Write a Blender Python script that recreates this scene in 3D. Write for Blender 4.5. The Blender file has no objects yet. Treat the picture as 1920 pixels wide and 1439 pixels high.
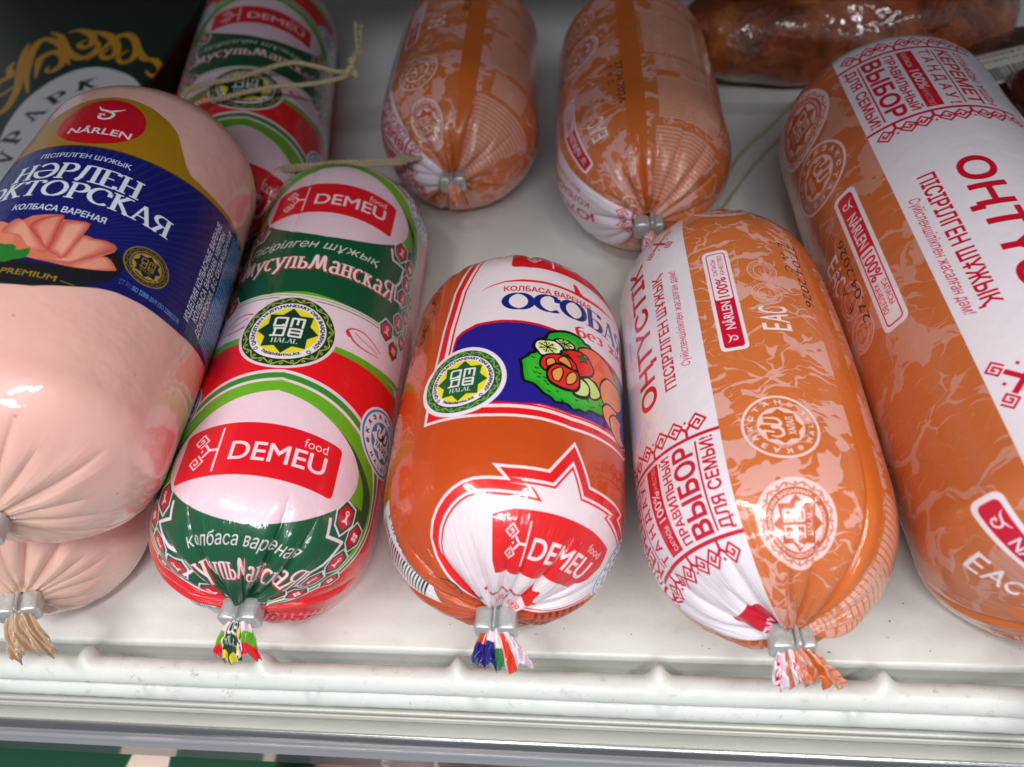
import bpy, bmesh, math, random
import numpy as np
from mathutils import Vector, Matrix

# ---------------------------------------------------------------- camera, world, light, exposure
SC = bpy.context.scene
COL = SC.collection
MM = 0.001
random.seed(7)
RNG = np.random.default_rng(11)

cam_d = bpy.data.cameras.new('camera')
cam = bpy.data.objects.new('camera', cam_d)
COL.objects.link(cam)
CAM_P = (-40.54, -134.353, 225.368)
CAM_R = ((0.99071, 0.07551, -0.11308), (0.0154, 0.76398, 0.64505), (0.1351, -0.64081, 0.75572))
# rows of CAM_R: camera axes expressed per camera component; world matrix is the transpose
R3 = Matrix(CAM_R)
cam.matrix_world = Matrix.Translation(Vector(CAM_P) * MM) @ R3.transposed().to_4x4()
cam_d.sensor_width = 36.0
cam_d.lens = 1500.0 / 1920.0 * 36.0
cam_d.clip_start = 0.005
cam_d.clip_end = 60.0
cam_d.dof.use_dof = True
cam_d.dof.focus_distance = 0.226
cam_d.dof.aperture_fstop = 11.0
SC.camera = cam

world = bpy.data.worlds.new('World')
SC.world = world
world.use_nodes = True
bg = world.node_tree.nodes['Background']
bg.inputs[0].default_value = (0.86, 0.92, 1.0, 1)
bg.inputs[1].default_value = 0.25

def lamp(name, loc, target, sx, sy, power, col):
    d = bpy.data.lights.new(name, 'AREA')
    d.shape = 'RECTANGLE'; d.size = sx; d.size_y = sy
    d.energy = power; d.color = col
    o = bpy.data.objects.new(name, d)
    COL.objects.link(o)
    o.location = loc
    dr = Vector(target) - Vector(loc)
    q = dr.to_track_quat('-Z', 'Y')
    o.rotation_euler = q.to_euler()
    return o
lamp('ceiling_tube_light', (-0.55, -0.62, 1.55), (-0.05, 0.02, 0), 0.85, 0.10, 12.8, (1.0, 0.97, 0.92))
lamp('ceiling_tube_light', (0.55, -0.62, 1.55), (-0.05, 0.02, 0), 0.85, 0.10, 12.8, (1.0, 0.96, 0.90))
lamp('ceiling_tube_light', (0.1, -1.9, 1.9), (-0.05, 0.0, 0), 1.5, 0.14, 20.0, (0.93, 0.96, 1.0))

SC.view_settings.view_transform = 'Standard'
SC.view_settings.look = 'None'
SC.view_settings.exposure = 0.10
SC.view_settings.gamma = 1.0
SC.cycles.max_bounces = 8
SC.cycles.transparent_max_bounces = 8
SC.cycles.caustics_reflective = False
SC.cycles.caustics_refractive = False
SC.cycles.use_denoising = True

# ---------------------------------------------------------------- small helpers
def lin(c):
    return tuple(((v / 255.0) / 12.92 if v <= 10 else ((v / 255.0 + 0.055) / 1.055) ** 2.4) for v in c)

def tag(o, label=None, cat=None, group=None, kind=None):
    if label: o['label'] = label
    if cat: o['category'] = cat
    if group: o['group'] = group
    if kind: o['kind'] = kind
    return o

def empty(name, loc=(0, 0, 0)):
    o = bpy.data.objects.new(name, None)
    o.empty_display_size = 0.01
    COL.objects.link(o)
    o.location = Vector(loc) * MM
    return o

def link_mesh(name, me, mat=None, parent=None):
    o = bpy.data.objects.new(name, me)
    COL.objects.link(o)
    if mat is not None and not me.materials: me.materials.append(mat)
    if parent is not None:
        o.parent = parent
        o.matrix_parent_inverse = Matrix.Translation(-parent.location)
    return o

def mesh_np(name, V, F, uv=None, smooth=True):
    """V in mm"""
    me = bpy.data.meshes.new(name)
    V = np.asarray(V, np.float64) * MM
    F = np.asarray(F, np.int32)
    me.vertices.add(len(V)); me.vertices.foreach_set('co', V.ravel())
    k = F.shape[1]
    me.loops.add(F.size); me.loops.foreach_set('vertex_index', F.ravel())
    me.polygons.add(len(F)); me.polygons.foreach_set('loop_start', np.arange(0, F.size, k, dtype=np.int32))
    if uv is not None:
        l = me.uv_layers.new(name='UVMap')
        l.data.foreach_set('uv', np.asarray(uv, np.float32)[F.ravel()].ravel())
    if smooth: me.polygons.foreach_set('use_smooth', np.ones(len(F), bool))
    me.update(); me.validate()
    return me

def gridfaces(n, m, wrap=False):
    i = np.arange(n - 1)[:, None]; j = np.arange(m if wrap else m - 1)[None, :]
    j2 = (j + 1) % m if wrap else j + 1
    a = i * m + j; b = i * m + j2; c = (i + 1) * m + j2; d = (i + 1) * m + j
    return np.stack([a, b, c, d], -1).reshape(-1, 4)

def bm_mesh(name, bm, smooth=False):
    me = bpy.data.meshes.new(name)
    bmesh.ops.scale(bm, vec=(MM, MM, MM), verts=bm.verts)
    bm.normal_update(); bm.to_mesh(me); bm.free()
    if smooth: me.polygons.foreach_set('use_smooth', np.ones(len(me.polygons), bool))
    return me

def box(bm, x0, x1, y0, y1, z0, z1, bev=0.0, seg=2):
    r = bmesh.ops.create_cube(bm, size=1)
    for v in r['verts']:
        v.co = Vector(((x0 + x1) / 2 + v.co.x * (x1 - x0), (y0 + y1) / 2 + v.co.y * (y1 - y0), (z0 + z1) / 2 + v.co.z * (z1 - z0)))
    if bev > 0:
        es = list({e for v in r['verts'] for e in v.link_edges})
        bmesh.ops.bevel(bm, geom=es, offset=bev, segments=seg, affect='EDGES', profile=0.5)

def tube_np(path, rad, n=14, caps=True):
    P = np.asarray(path, float)
    rad = np.broadcast_to(np.asarray(rad, float), (len(P),))
    T = np.gradient(P, axis=0); T /= np.linalg.norm(T, axis=1)[:, None] + 1e-12
    up = np.array([0, 0, 1.0]) if abs(T[0][2]) < .9 else np.array([1.0, 0, 0])
    V = []
    for p, t, r in zip(P, T, rad):
        s = np.cross(t, up); s /= np.linalg.norm(s) + 1e-12
        u = np.cross(s, t); up = u
        a = np.linspace(0, 2 * np.pi, n, endpoint=False)
        V.append(p + r * (np.cos(a)[:, None] * s + np.sin(a)[:, None] * u))
    return np.concatenate(V), gridfaces(len(P), n, True)

def join_np(parts):
    Vs, Fs, o = [], [], 0
    for V, F in parts:
        Vs.append(V); Fs.append(F + o); o += len(V)
    return np.concatenate(Vs), np.concatenate(Fs)

# ---------------------------------------------------------------- vector art -> print texture
_TC = {}
def glyphs(s, bold=0.0):
    """outline edges of a line of lettering, unit em; bold > 0 thickens the strokes"""
    bold = max(0.0, bold)
    key = (s, round(bold, 4))
    if key not in _TC:
        c = bpy.data.curves.new('lettering', 'FONT'); c.body = s
        o = bpy.data.objects.new('lettering', c); COL.objects.link(o)
        bpy.context.view_layer.update()
        cu = o.to_curve(bpy.context.evaluated_depsgraph_get())
        loops = []
        for sp in cu.splines:
            n = len(sp.bezier_points)
            if n < 2: continue
            co = np.array([p.co[:2] for p in sp.bezier_points]); hl = np.array([p.handle_left[:2] for p in sp.bezier_points]); hr = np.array([p.handle_right[:2] for p in sp.bezier_points])
            out = []
            for i in range(n):
                j = (i + 1) % n
                p0, p1, p2, p3 = co[i], hr[i], hl[j], co[j]
                d = p3 - p0; L = math.hypot(*d) + 1e-9
                flat = max(abs(np.cross(p1 - p0, d)), abs(np.cross(p2 - p0, d))) / L < 1e-3
                for t in ((0,) if flat else (0, .2, .4, .6, .8)):
                    out.append((1 - t) ** 3 * p0 + 3 * (1 - t) ** 2 * t * p1 + 3 * (1 - t) * t * t * p2 + t ** 3 * p3)
            loops.append(np.array(out))
        o.to_curve_clear(); bpy.data.objects.remove(o); bpy.data.curves.remove(c)
        if loops:
            E = np.concatenate([np.stack([P, np.roll(P, -1, 0)], 1) for P in loops])
            if (E[:, 0, 0] * E[:, 1, 1] - E[:, 1, 0] * E[:, 0, 1]).sum() < 0: E = E[:, ::-1].copy()
            if bold > 0:
                d = E[:, 1] - E[:, 0]; L = np.hypot(d[:, 0], d[:, 1]) + 1e-9; t = d / L[:, None] * bold; n = np.stack([-t[:, 1], t[:, 0]], 1)
                a, b = E[:, 0] - t * .7, E[:, 1] + t * .7
                q = [a - n, b - n, b + n, a + n]
                E = np.concatenate([E] + [np.stack([q[i], q[(i + 1) % 4]], 1) for i in range(4)])
            E[..., 0] -= E[..., 0].min()
        else: E = np.zeros((0, 2, 2))
        _TC[key] = E
    return _TC[key].copy()

def xf(E, x=0, y=0, rot=0, sx=1, sy=None, shear=0):
    sy = sx if sy is None else sy
    X = E[..., 0] * sx + E[..., 1] * sy * shear; Y = E[..., 1] * sy
    c, s = math.cos(math.radians(rot)), math.sin(math.radians(rot))
    return np.stack([X * c - Y * s + x, X * s + Y * c + y], -1)

CAP = 0.727
def text(s, x, y, h, w=None, rot=0, bold=0.0, shear=0, align='l', bend=0):
    E = glyphs(s, bold)
    if not len(E): return E
    k = h / CAP; W = E[..., 0].max(); sx = k if w is None else w / W
    ww = W * sx
    if align == 'c': E[..., 0] -= W / 2
    if align == 'r': E[..., 0] -= W
    if bend:
        X = E[..., 0] * sx; E[..., 1] += (bend * ((2 * X / ww) ** 2 if align == 'c' else (2 * X / ww - 1) ** 2)) / k
    return xf(E, x, y, rot, sx, k, shear)

def ring_text(s, cx, cy, r, a0, a1, h, bold=0.02, inside=False, font=None):
    """baseline circle radius r; text runs clockwise from a0 to a1 (deg); inside=True: counter-clockwise, tops inward"""
    E = glyphs(s, bold) if font is None else font(s)
    W = E[..., 0].max(); k = h / CAP
    t = E[..., 0] / W
    a = np.radians(a0 + (a1 - a0) * t)
    rr = r + (E[..., 1] * k if not inside else -E[..., 1] * k)
    return np.stack([cx + rr * np.cos(a), cy + rr * np.sin(a)], -1)

def poly(pts):
    P = np.asarray(pts, float)
    A = 0.5 * np.sum(P[:, 0] * np.roll(P[:, 1], -1) - np.roll(P[:, 0], -1) * P[:, 1])
    if A < 0: P = P[::-1]
    return np.stack([P, np.roll(P, -1, 0)], 1)

def cat(*Es): return np.concatenate([e for e in Es if len(e)])
def ell(cx, cy, rx, ry=None, n=48, a0=0, a1=360):
    ry = rx if ry is None else ry
    a = np.radians(np.linspace(a0, a1, n, endpoint=False))
    return np.stack([cx + rx * np.cos(a), cy + ry * np.sin(a)], 1)
def ellipse(*a, **k): return poly(ell(*a, **k))
def ring(cx, cy, r, w, n=64):
    return cat(poly(ell(cx, cy, r + w / 2, n=n)), poly(ell(cx, cy, r - w / 2, n=n))[:, ::-1])
def arc(cx, cy, rx, ry, a0, a1, n=14):
    a = np.radians(np.linspace(a0, a1, n))
    return np.stack([cx + rx * np.cos(a), cy + ry * np.sin(a)], 1)

def smooth(pts, n=6, closed=True):
    P = np.asarray(pts, float); m = len(P); out = []
    for i in range(m if closed else m - 1):
        if closed: p0, p1, p2, p3 = P[(i - 1) % m], P[i], P[(i + 1) % m], P[(i + 2) % m]
        else: p0, p1, p2, p3 = P[max(i - 1, 0)], P[i], P[i + 1], P[min(i + 2, m - 1)]
        for t in np.arange(n) / n:
            out.append(0.5 * ((2 * p1) + (-p0 + p2) * t + (2 * p0 - 5 * p1 + 4 * p2 - p3) * t * t + (-p0 + 3 * p1 - 3 * p2 + p3) * t ** 3))
    if not closed: out.append(P[-1])
    return np.array(out)

def stroke(pts, w, thin=None, closed=False, cap=True):
    """constant width, or a broad nib (w for vertical movement, thin for horizontal)"""
    P = np.asarray(pts, float)
    if closed: P = np.concatenate([P, P[:1]])
    out = []
    W = []
    for a, b in zip(P[:-1], P[1:]):
        d = b - a; L = math.hypot(*d)
        if L < 1e-9: continue
        ww = w if thin is None else thin + (w - thin) * abs(d[1]) / L
        n = np.array([-d[1], d[0]]) / L * ww / 2
        out.append(poly([a + n, b + n, b - n, a - n])); W.append((a, ww)); W.append((b, ww))
    for p, ww in W[1:-1] if not closed else W:
        out.append(poly(ell(p[0], p[1], ww / 2, n=10)))
    return cat(*out)

def taper(pts, w0, w1=0):
    P = np.asarray(pts, float); n = len(P)
    T = np.gradient(P, axis=0); T /= np.linalg.norm(T, axis=1)[:, None] + 1e-12
    N = np.stack([-T[:, 1], T[:, 0]], 1)
    t = np.linspace(0, 1, n); w = (w0 + (w1 - w0) * t) if np.isscalar(w0) else np.interp(t, *w0)
    return cat(*[poly([P[i] + N[i] * w[i] / 2, P[i + 1] + N[i + 1] * w[i + 1] / 2, P[i + 1] - N[i + 1] * w[i + 1] / 2, P[i] - N[i] * w[i] / 2]) for i in range(n - 1)])

def rrect(x0, y0, x1, y1, r, n=6):
    out = []
    for cx, cy, a in ((x1 - r, y1 - r, 0), (x0 + r, y1 - r, 90), (x0 + r, y0 + r, 180), (x1 - r, y0 + r, 270)):
        out.append(arc(cx, cy, r, r, a, a + 90, n))
    return np.concatenate(out)

class Canvas:
    def __init__(s, x0, y0, w, h, res, wraps=((0, 0),)):
        s.x0, s.y0, s.w, s.h, s.res = x0, y0, w, h, res
        s.W, s.H = int(round(w * res)), int(round(h * res))
        s.rgb = np.zeros((s.H, s.W, 3), np.float32); s.a = np.zeros((s.H, s.W), np.float32)
        s.wraps = wraps
    def fill(s, E, col, alpha=1.0):
        if not len(E): return
        col = np.array(col, np.float32) / 255.0
        for ox, oy in s.wraps:
            e = (E + [ox - s.x0, oy - s.y0]) * s.res
            c0 = max(0, int(math.floor(e[..., 0].min()))); c1 = min(s.W, int(math.ceil(e[..., 0].max())) + 1)
            r0 = max(0, int(math.floor(e[..., 1].min()))); r1 = min(s.H, int(math.ceil(e[..., 1].max())) + 1)
            if c1 <= c0 or r1 <= r0: continue
            W, H, SS = c1 - c0, r1 - r0, 4
            x0, y0 = e[:, 0, 0] - c0, e[:, 0, 1] - r0; x1, y1 = e[:, 1, 0] - c0, e[:, 1, 1] - r0
            sg = np.where(y1 > y0, 1.0, -1.0)
            sw = y0 > y1
            x0, x1 = np.where(sw, x1, x0), np.where(sw, x0, x1); y0, y1 = np.where(sw, y1, y0), np.where(sw, y0, y1)
            k0 = np.clip(np.ceil(y0 * SS - .5), 0, H * SS).astype(int); k1 = np.clip(np.ceil(y1 * SS - .5), 0, H * SS).astype(int)
            n = k1 - k0
            if n.sum() == 0: continue
            idx = np.repeat(np.arange(len(n)), n)
            k = k0[idx] + np.arange(n.sum()) - np.repeat(np.cumsum(n) - n, n)
            yc = (k + .5) / SS
            x = x0[idx] + (yc - y0[idx]) * (x1[idx] - x0[idx]) / np.maximum(y1[idx] - y0[idx], 1e-12)
            x = np.clip(x, 0, W); xi = np.floor(x).astype(int); fx = x - xi
            W2 = W + 2
            buf = np.bincount(k * W2 + xi, weights=(1 - fx) * sg[idx], minlength=H * SS * W2) + np.bincount(k * W2 + xi + 1, weights=fx * sg[idx], minlength=H * SS * W2)
            cov = np.minimum(np.abs(np.cumsum(buf[:H * SS * W2].reshape(H * SS, W2), 1)[:, :W]), 1.0).reshape(H, SS, W).mean(1).astype(np.float32) * alpha
            A = s.a[r0:r1, c0:c1]; C = s.rgb[r0:r1, c0:c1]
            na = cov + A * (1 - cov)
            C[:] = np.where(na[..., None] > 1e-6, (col * cov[..., None] + C * (A * (1 - cov))[..., None]) / np.maximum(na, 1e-6)[..., None], C)
            A[:] = na
    def image(s, name):
        # bleed colour under transparent pixels so that filtering shows no dark fringe
        im = bpy.data.images.new(name, s.W, s.H, alpha=True)
        px = np.dstack([s.rgb, s.a]).astype(np.float32)
        m = s.a < 1e-3
        px[m, :3] = s.rgb[~m].mean(0) if (~m).any() else 0.5
        im.pixels.foreach_set(px.ravel()); im.update(); im.pack()
        return im

# broad-nib serif letters (cap height 1)
def _penglyph(ch):
    S, F = [], []   # strokes, serif feet (x, y, halfwidth)
    L = lambda *p: S.append(np.array(p, float))
    if ch in 'ОO': S.append(arc(.42, .5, .37, .46, 0, 360, 30)); w = .84
    elif ch in 'СC': S.append(arc(.42, .5, .37, .46, 48, 312, 24)); L((.67, .84), (.68, .62)); w = .74
    elif ch in 'НH': L((.14, 0), (.14, 1)); L((.62, 0), (.62, 1)); L((.14, .5), (.62, .5)); F += [(.14, 0), (.14, 1), (.62, 0), (.62, 1)]; w = .76
    elif ch == 'Ә': S.append(arc(.4, .5, .36, .46, 140, -180, 28)); L((.04, .5), (.76, .5)); w = .82
    elif ch in 'РP': L((.14, 0), (.14, 1)); S.append(np.concatenate([[(.14, .97)], arc(.34, .72, .25, .25, 90, -90, 12), [(.14, .47)]])); F += [(.14, 0), (.14, 1)]; w = .64
    elif ch == 'Л': S.append(np.array([(.02, .04), (.10, .03), (.18, .2), (.26, .97)])); L((.26, .97), (.62, .97)); L((.62, 0), (.62, 1)); F += [(.62, 0), (.62, 1)]; w = .76
    elif ch in 'ЕE': L((.14, 0), (.14, 1)); L((.14, .97), (.56, .97)); L((.14, .51), (.46, .51)); L((.14, .03), (.58, .03)); L((.56, .97), (.56, .82)); L((.58, .03), (.58, .2)); F += [(.14, 0), (.14, 1)]; w = .64
    elif ch == 'Д': L((.12, .04), (.26, .97)); L((.26, .97), (.6, .97)); L((.6, .03), (.6, 1)); L((0, .03), (.76, .03)); L((.03, .03), (.03, -.15)); L((.74, .03), (.74, -.15)); w = .8
    elif ch == 'К': L((.14, 0), (.14, 1)); L((.14, .48), (.52, .97)); L((.28, .55), (.64, .0)); F += [(.14, 0), (.14, 1), (.64, 0), (.54, 1)]; w = .72
    elif ch == 'Т': L((.34, 0), (.34, 1)); L((.02, .97), (.66, .97)); L((.02, .97), (.02, .8)); L((.66, .97), (.66, .8)); F += [(.34, 0)]; w = .68
    elif ch in 'АA': S.append(('thin', [(.08, 0), (.36, 1)])); L((.36, 1), (.66, 0)); L((.18, .33), (.54, .33)); F += [(.08, 0), (.66, 0)]; w = .74
    elif ch == 'Я': L((.56, 0), (.56, 1)); S.append(np.concatenate([[(.56, .97)], arc(.32, .73, .25, .24, 90, 270, 12), [(.56, .49)]])); L((.36, .5), (.1, 0)); F += [(.56, 0), (.56, 1), (.1, 0)]; w = .7
    elif ch == 'Б': L((.14, 0), (.14, 1)); L((.14, .97), (.56, .97)); L((.56, .97), (.56, .8)); S.append(np.concatenate([[(.14, .55)], arc(.34, .29, .26, .26, 90, -90, 12), [(.14, .03)]])); F += [(.14, 1), (.14, 0)]; w = .66
    elif ch == 'L': L((.14, 0), (.14, 1)); L((.14, .03), (.56, .03)); L((.56, .03), (.56, .2)); F += [(.14, 0), (.14, 1)]; w = .62
    elif ch == 'V': L((.06, 1), (.34, 0)); S.append(('thin', [(.34, 0), (.62, 1)])); F += [(.06, 1), (.62, 1)]; w = .7
    # low letters, x-height .68
    elif ch == 'м': S.append(smooth([(.04, .02), (.16, .3), (.22, .72), (.3, .78), (.38, .3), (.44, .12), (.52, .3), (.6, .78), (.68, .72), (.74, .2), (.84, .02)], 4, False)); w = .9
    elif ch == 'у': L((.06, .68), (.28, .1)); S.append(np.array([(.5, .68), (.26, 0), (.14, -.22), (.04, -.22)])); F += [(.06, .68), (.5, .68)]; w = .56
    elif ch == 'с': S.append(arc(.27, .34, .22, .32, 50, 310, 16)); w = .48
    elif ch == 'л': S.append(np.array([(.0, .04), (.08, .04), (.16, .66)])); L((.16, .66), (.42, .66)); L((.42, 0), (.42, .68)); F += [(.42, 0)]; w = .54
    elif ch == 'ь': L((.1, 0), (.1, .68)); S.append(np.concatenate([[(.1, .38)], arc(.24, .2, .18, .18, 90, -90, 10), [(.1, .02)]])); F += [(.1, .68)]; w = .48
    elif ch == 'а': L((.4, 0), (.4, .5)); S.append(arc(.25, .5, .15, .16, 0, 160, 8)); S.append(arc(.24, .18, .17, .17, 60, 300, 12)); F += [(.42, 0)]; w = .52
    elif ch == 'н': L((.1, 0), (.1, .68)); L((.42, 0), (.42, .68)); L((.1, .36), (.42, .36)); F += [(.1, 0), (.1, .68), (.42, 0), (.42, .68)]; w = .54
    elif ch == 'к': L((.1, 0), (.1, .68)); L((.1, .34), (.38, .66)); L((.18, .4), (.46, 0)); F += [(.1, 0), (.1, .68), (.46, 0)]; w = .52
    elif ch == 'б': S.append(arc(.28, .3, .2, .29, 0, 360, 20)); S.append(smooth([(.08, .3), (.08, .7), (.24, .92), (.5, .98)], 4, False)); w = .56
    elif ch == 'е': S.append(arc(.26, .34, .2, .31, 0, 300, 20)); L((.06, .36), (.46, .36)); w = .5
    elif ch == 'з': S.append(arc(.2, .5, .16, .16, 140, -80, 10)); S.append(arc(.2, .18, .18, .17, 90, -140, 10)); w = .44
    elif ch == 'ж': L((.36, 0), (.36, .68)); L((.36, .34), (.64, .66)); L((.36, .34), (.66, 0)); L((.36, .34), (.08, .66)); L((.36, .34), (.06, 0)); F += [(.36, 0), (.36, .68)]; w = .74
    elif ch == 'и': L((.1, 0), (.1, .68)); L((.42, 0), (.42, .68)); S.append(('thin', [(.1, .04), (.42, .64)])); F += [(.1, 0), (.1, .68), (.42, 0), (.42, .68)]; w = .54
    elif ch == 'р': L((.1, -.25), (.1, .68)); S.append(arc(.28, .34, .18, .31, 150, -150, 16)); F += [(.1, -.25)]; w = .5
    else: w = .35
    return w, S, F

def pen(s, thick=.15, thin=.045, track=.04, serif=.11):
    out = []; x = 0
    for ch in s:
        w, S, F = _penglyph(ch)
        for st in S:
            if isinstance(st, tuple): e = stroke(st[1], thin * 1.3)
            else: e = stroke(st, thick, thin)
            e[..., 0] += x; out.append(e)
        for fx, fy in F:
            yy = fy + (thin / 2 if fy <= 0 else -thin / 2)
            e = poly([(fx - serif - thick / 3, yy - thin / 2), (fx + serif + thick / 3, yy - thin / 2), (fx + serif + thick / 3, yy + thin / 2), (fx - serif - thick / 3, yy + thin / 2)])
            e[..., 0] += x; out.append(e)
        x += w + track
    return cat(*out), x - track

def pentext(s, x, y, h, w=None, rot=0, align='l', bend=0, grow=None, **k):
    E, W = pen(s, **k)
    sx = h if w is None else w / W
    if align == 'c': E[..., 0] -= W / 2
    if grow: E[..., 1] *= 1 + grow * np.clip(E[..., 0] / W, 0, 1)
    if bend:
        X = E[..., 0] * sx; ww = W * sx
        E[..., 1] += bend * ((2 * X / ww) ** 2 if align == 'c' else (2 * X / ww - 1) ** 2) / h
    return xf(E, x, y, rot, sx, h)

def tr(s): return np.array([[float(v) for v in p.split(',')] for p in s.split()])

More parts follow.
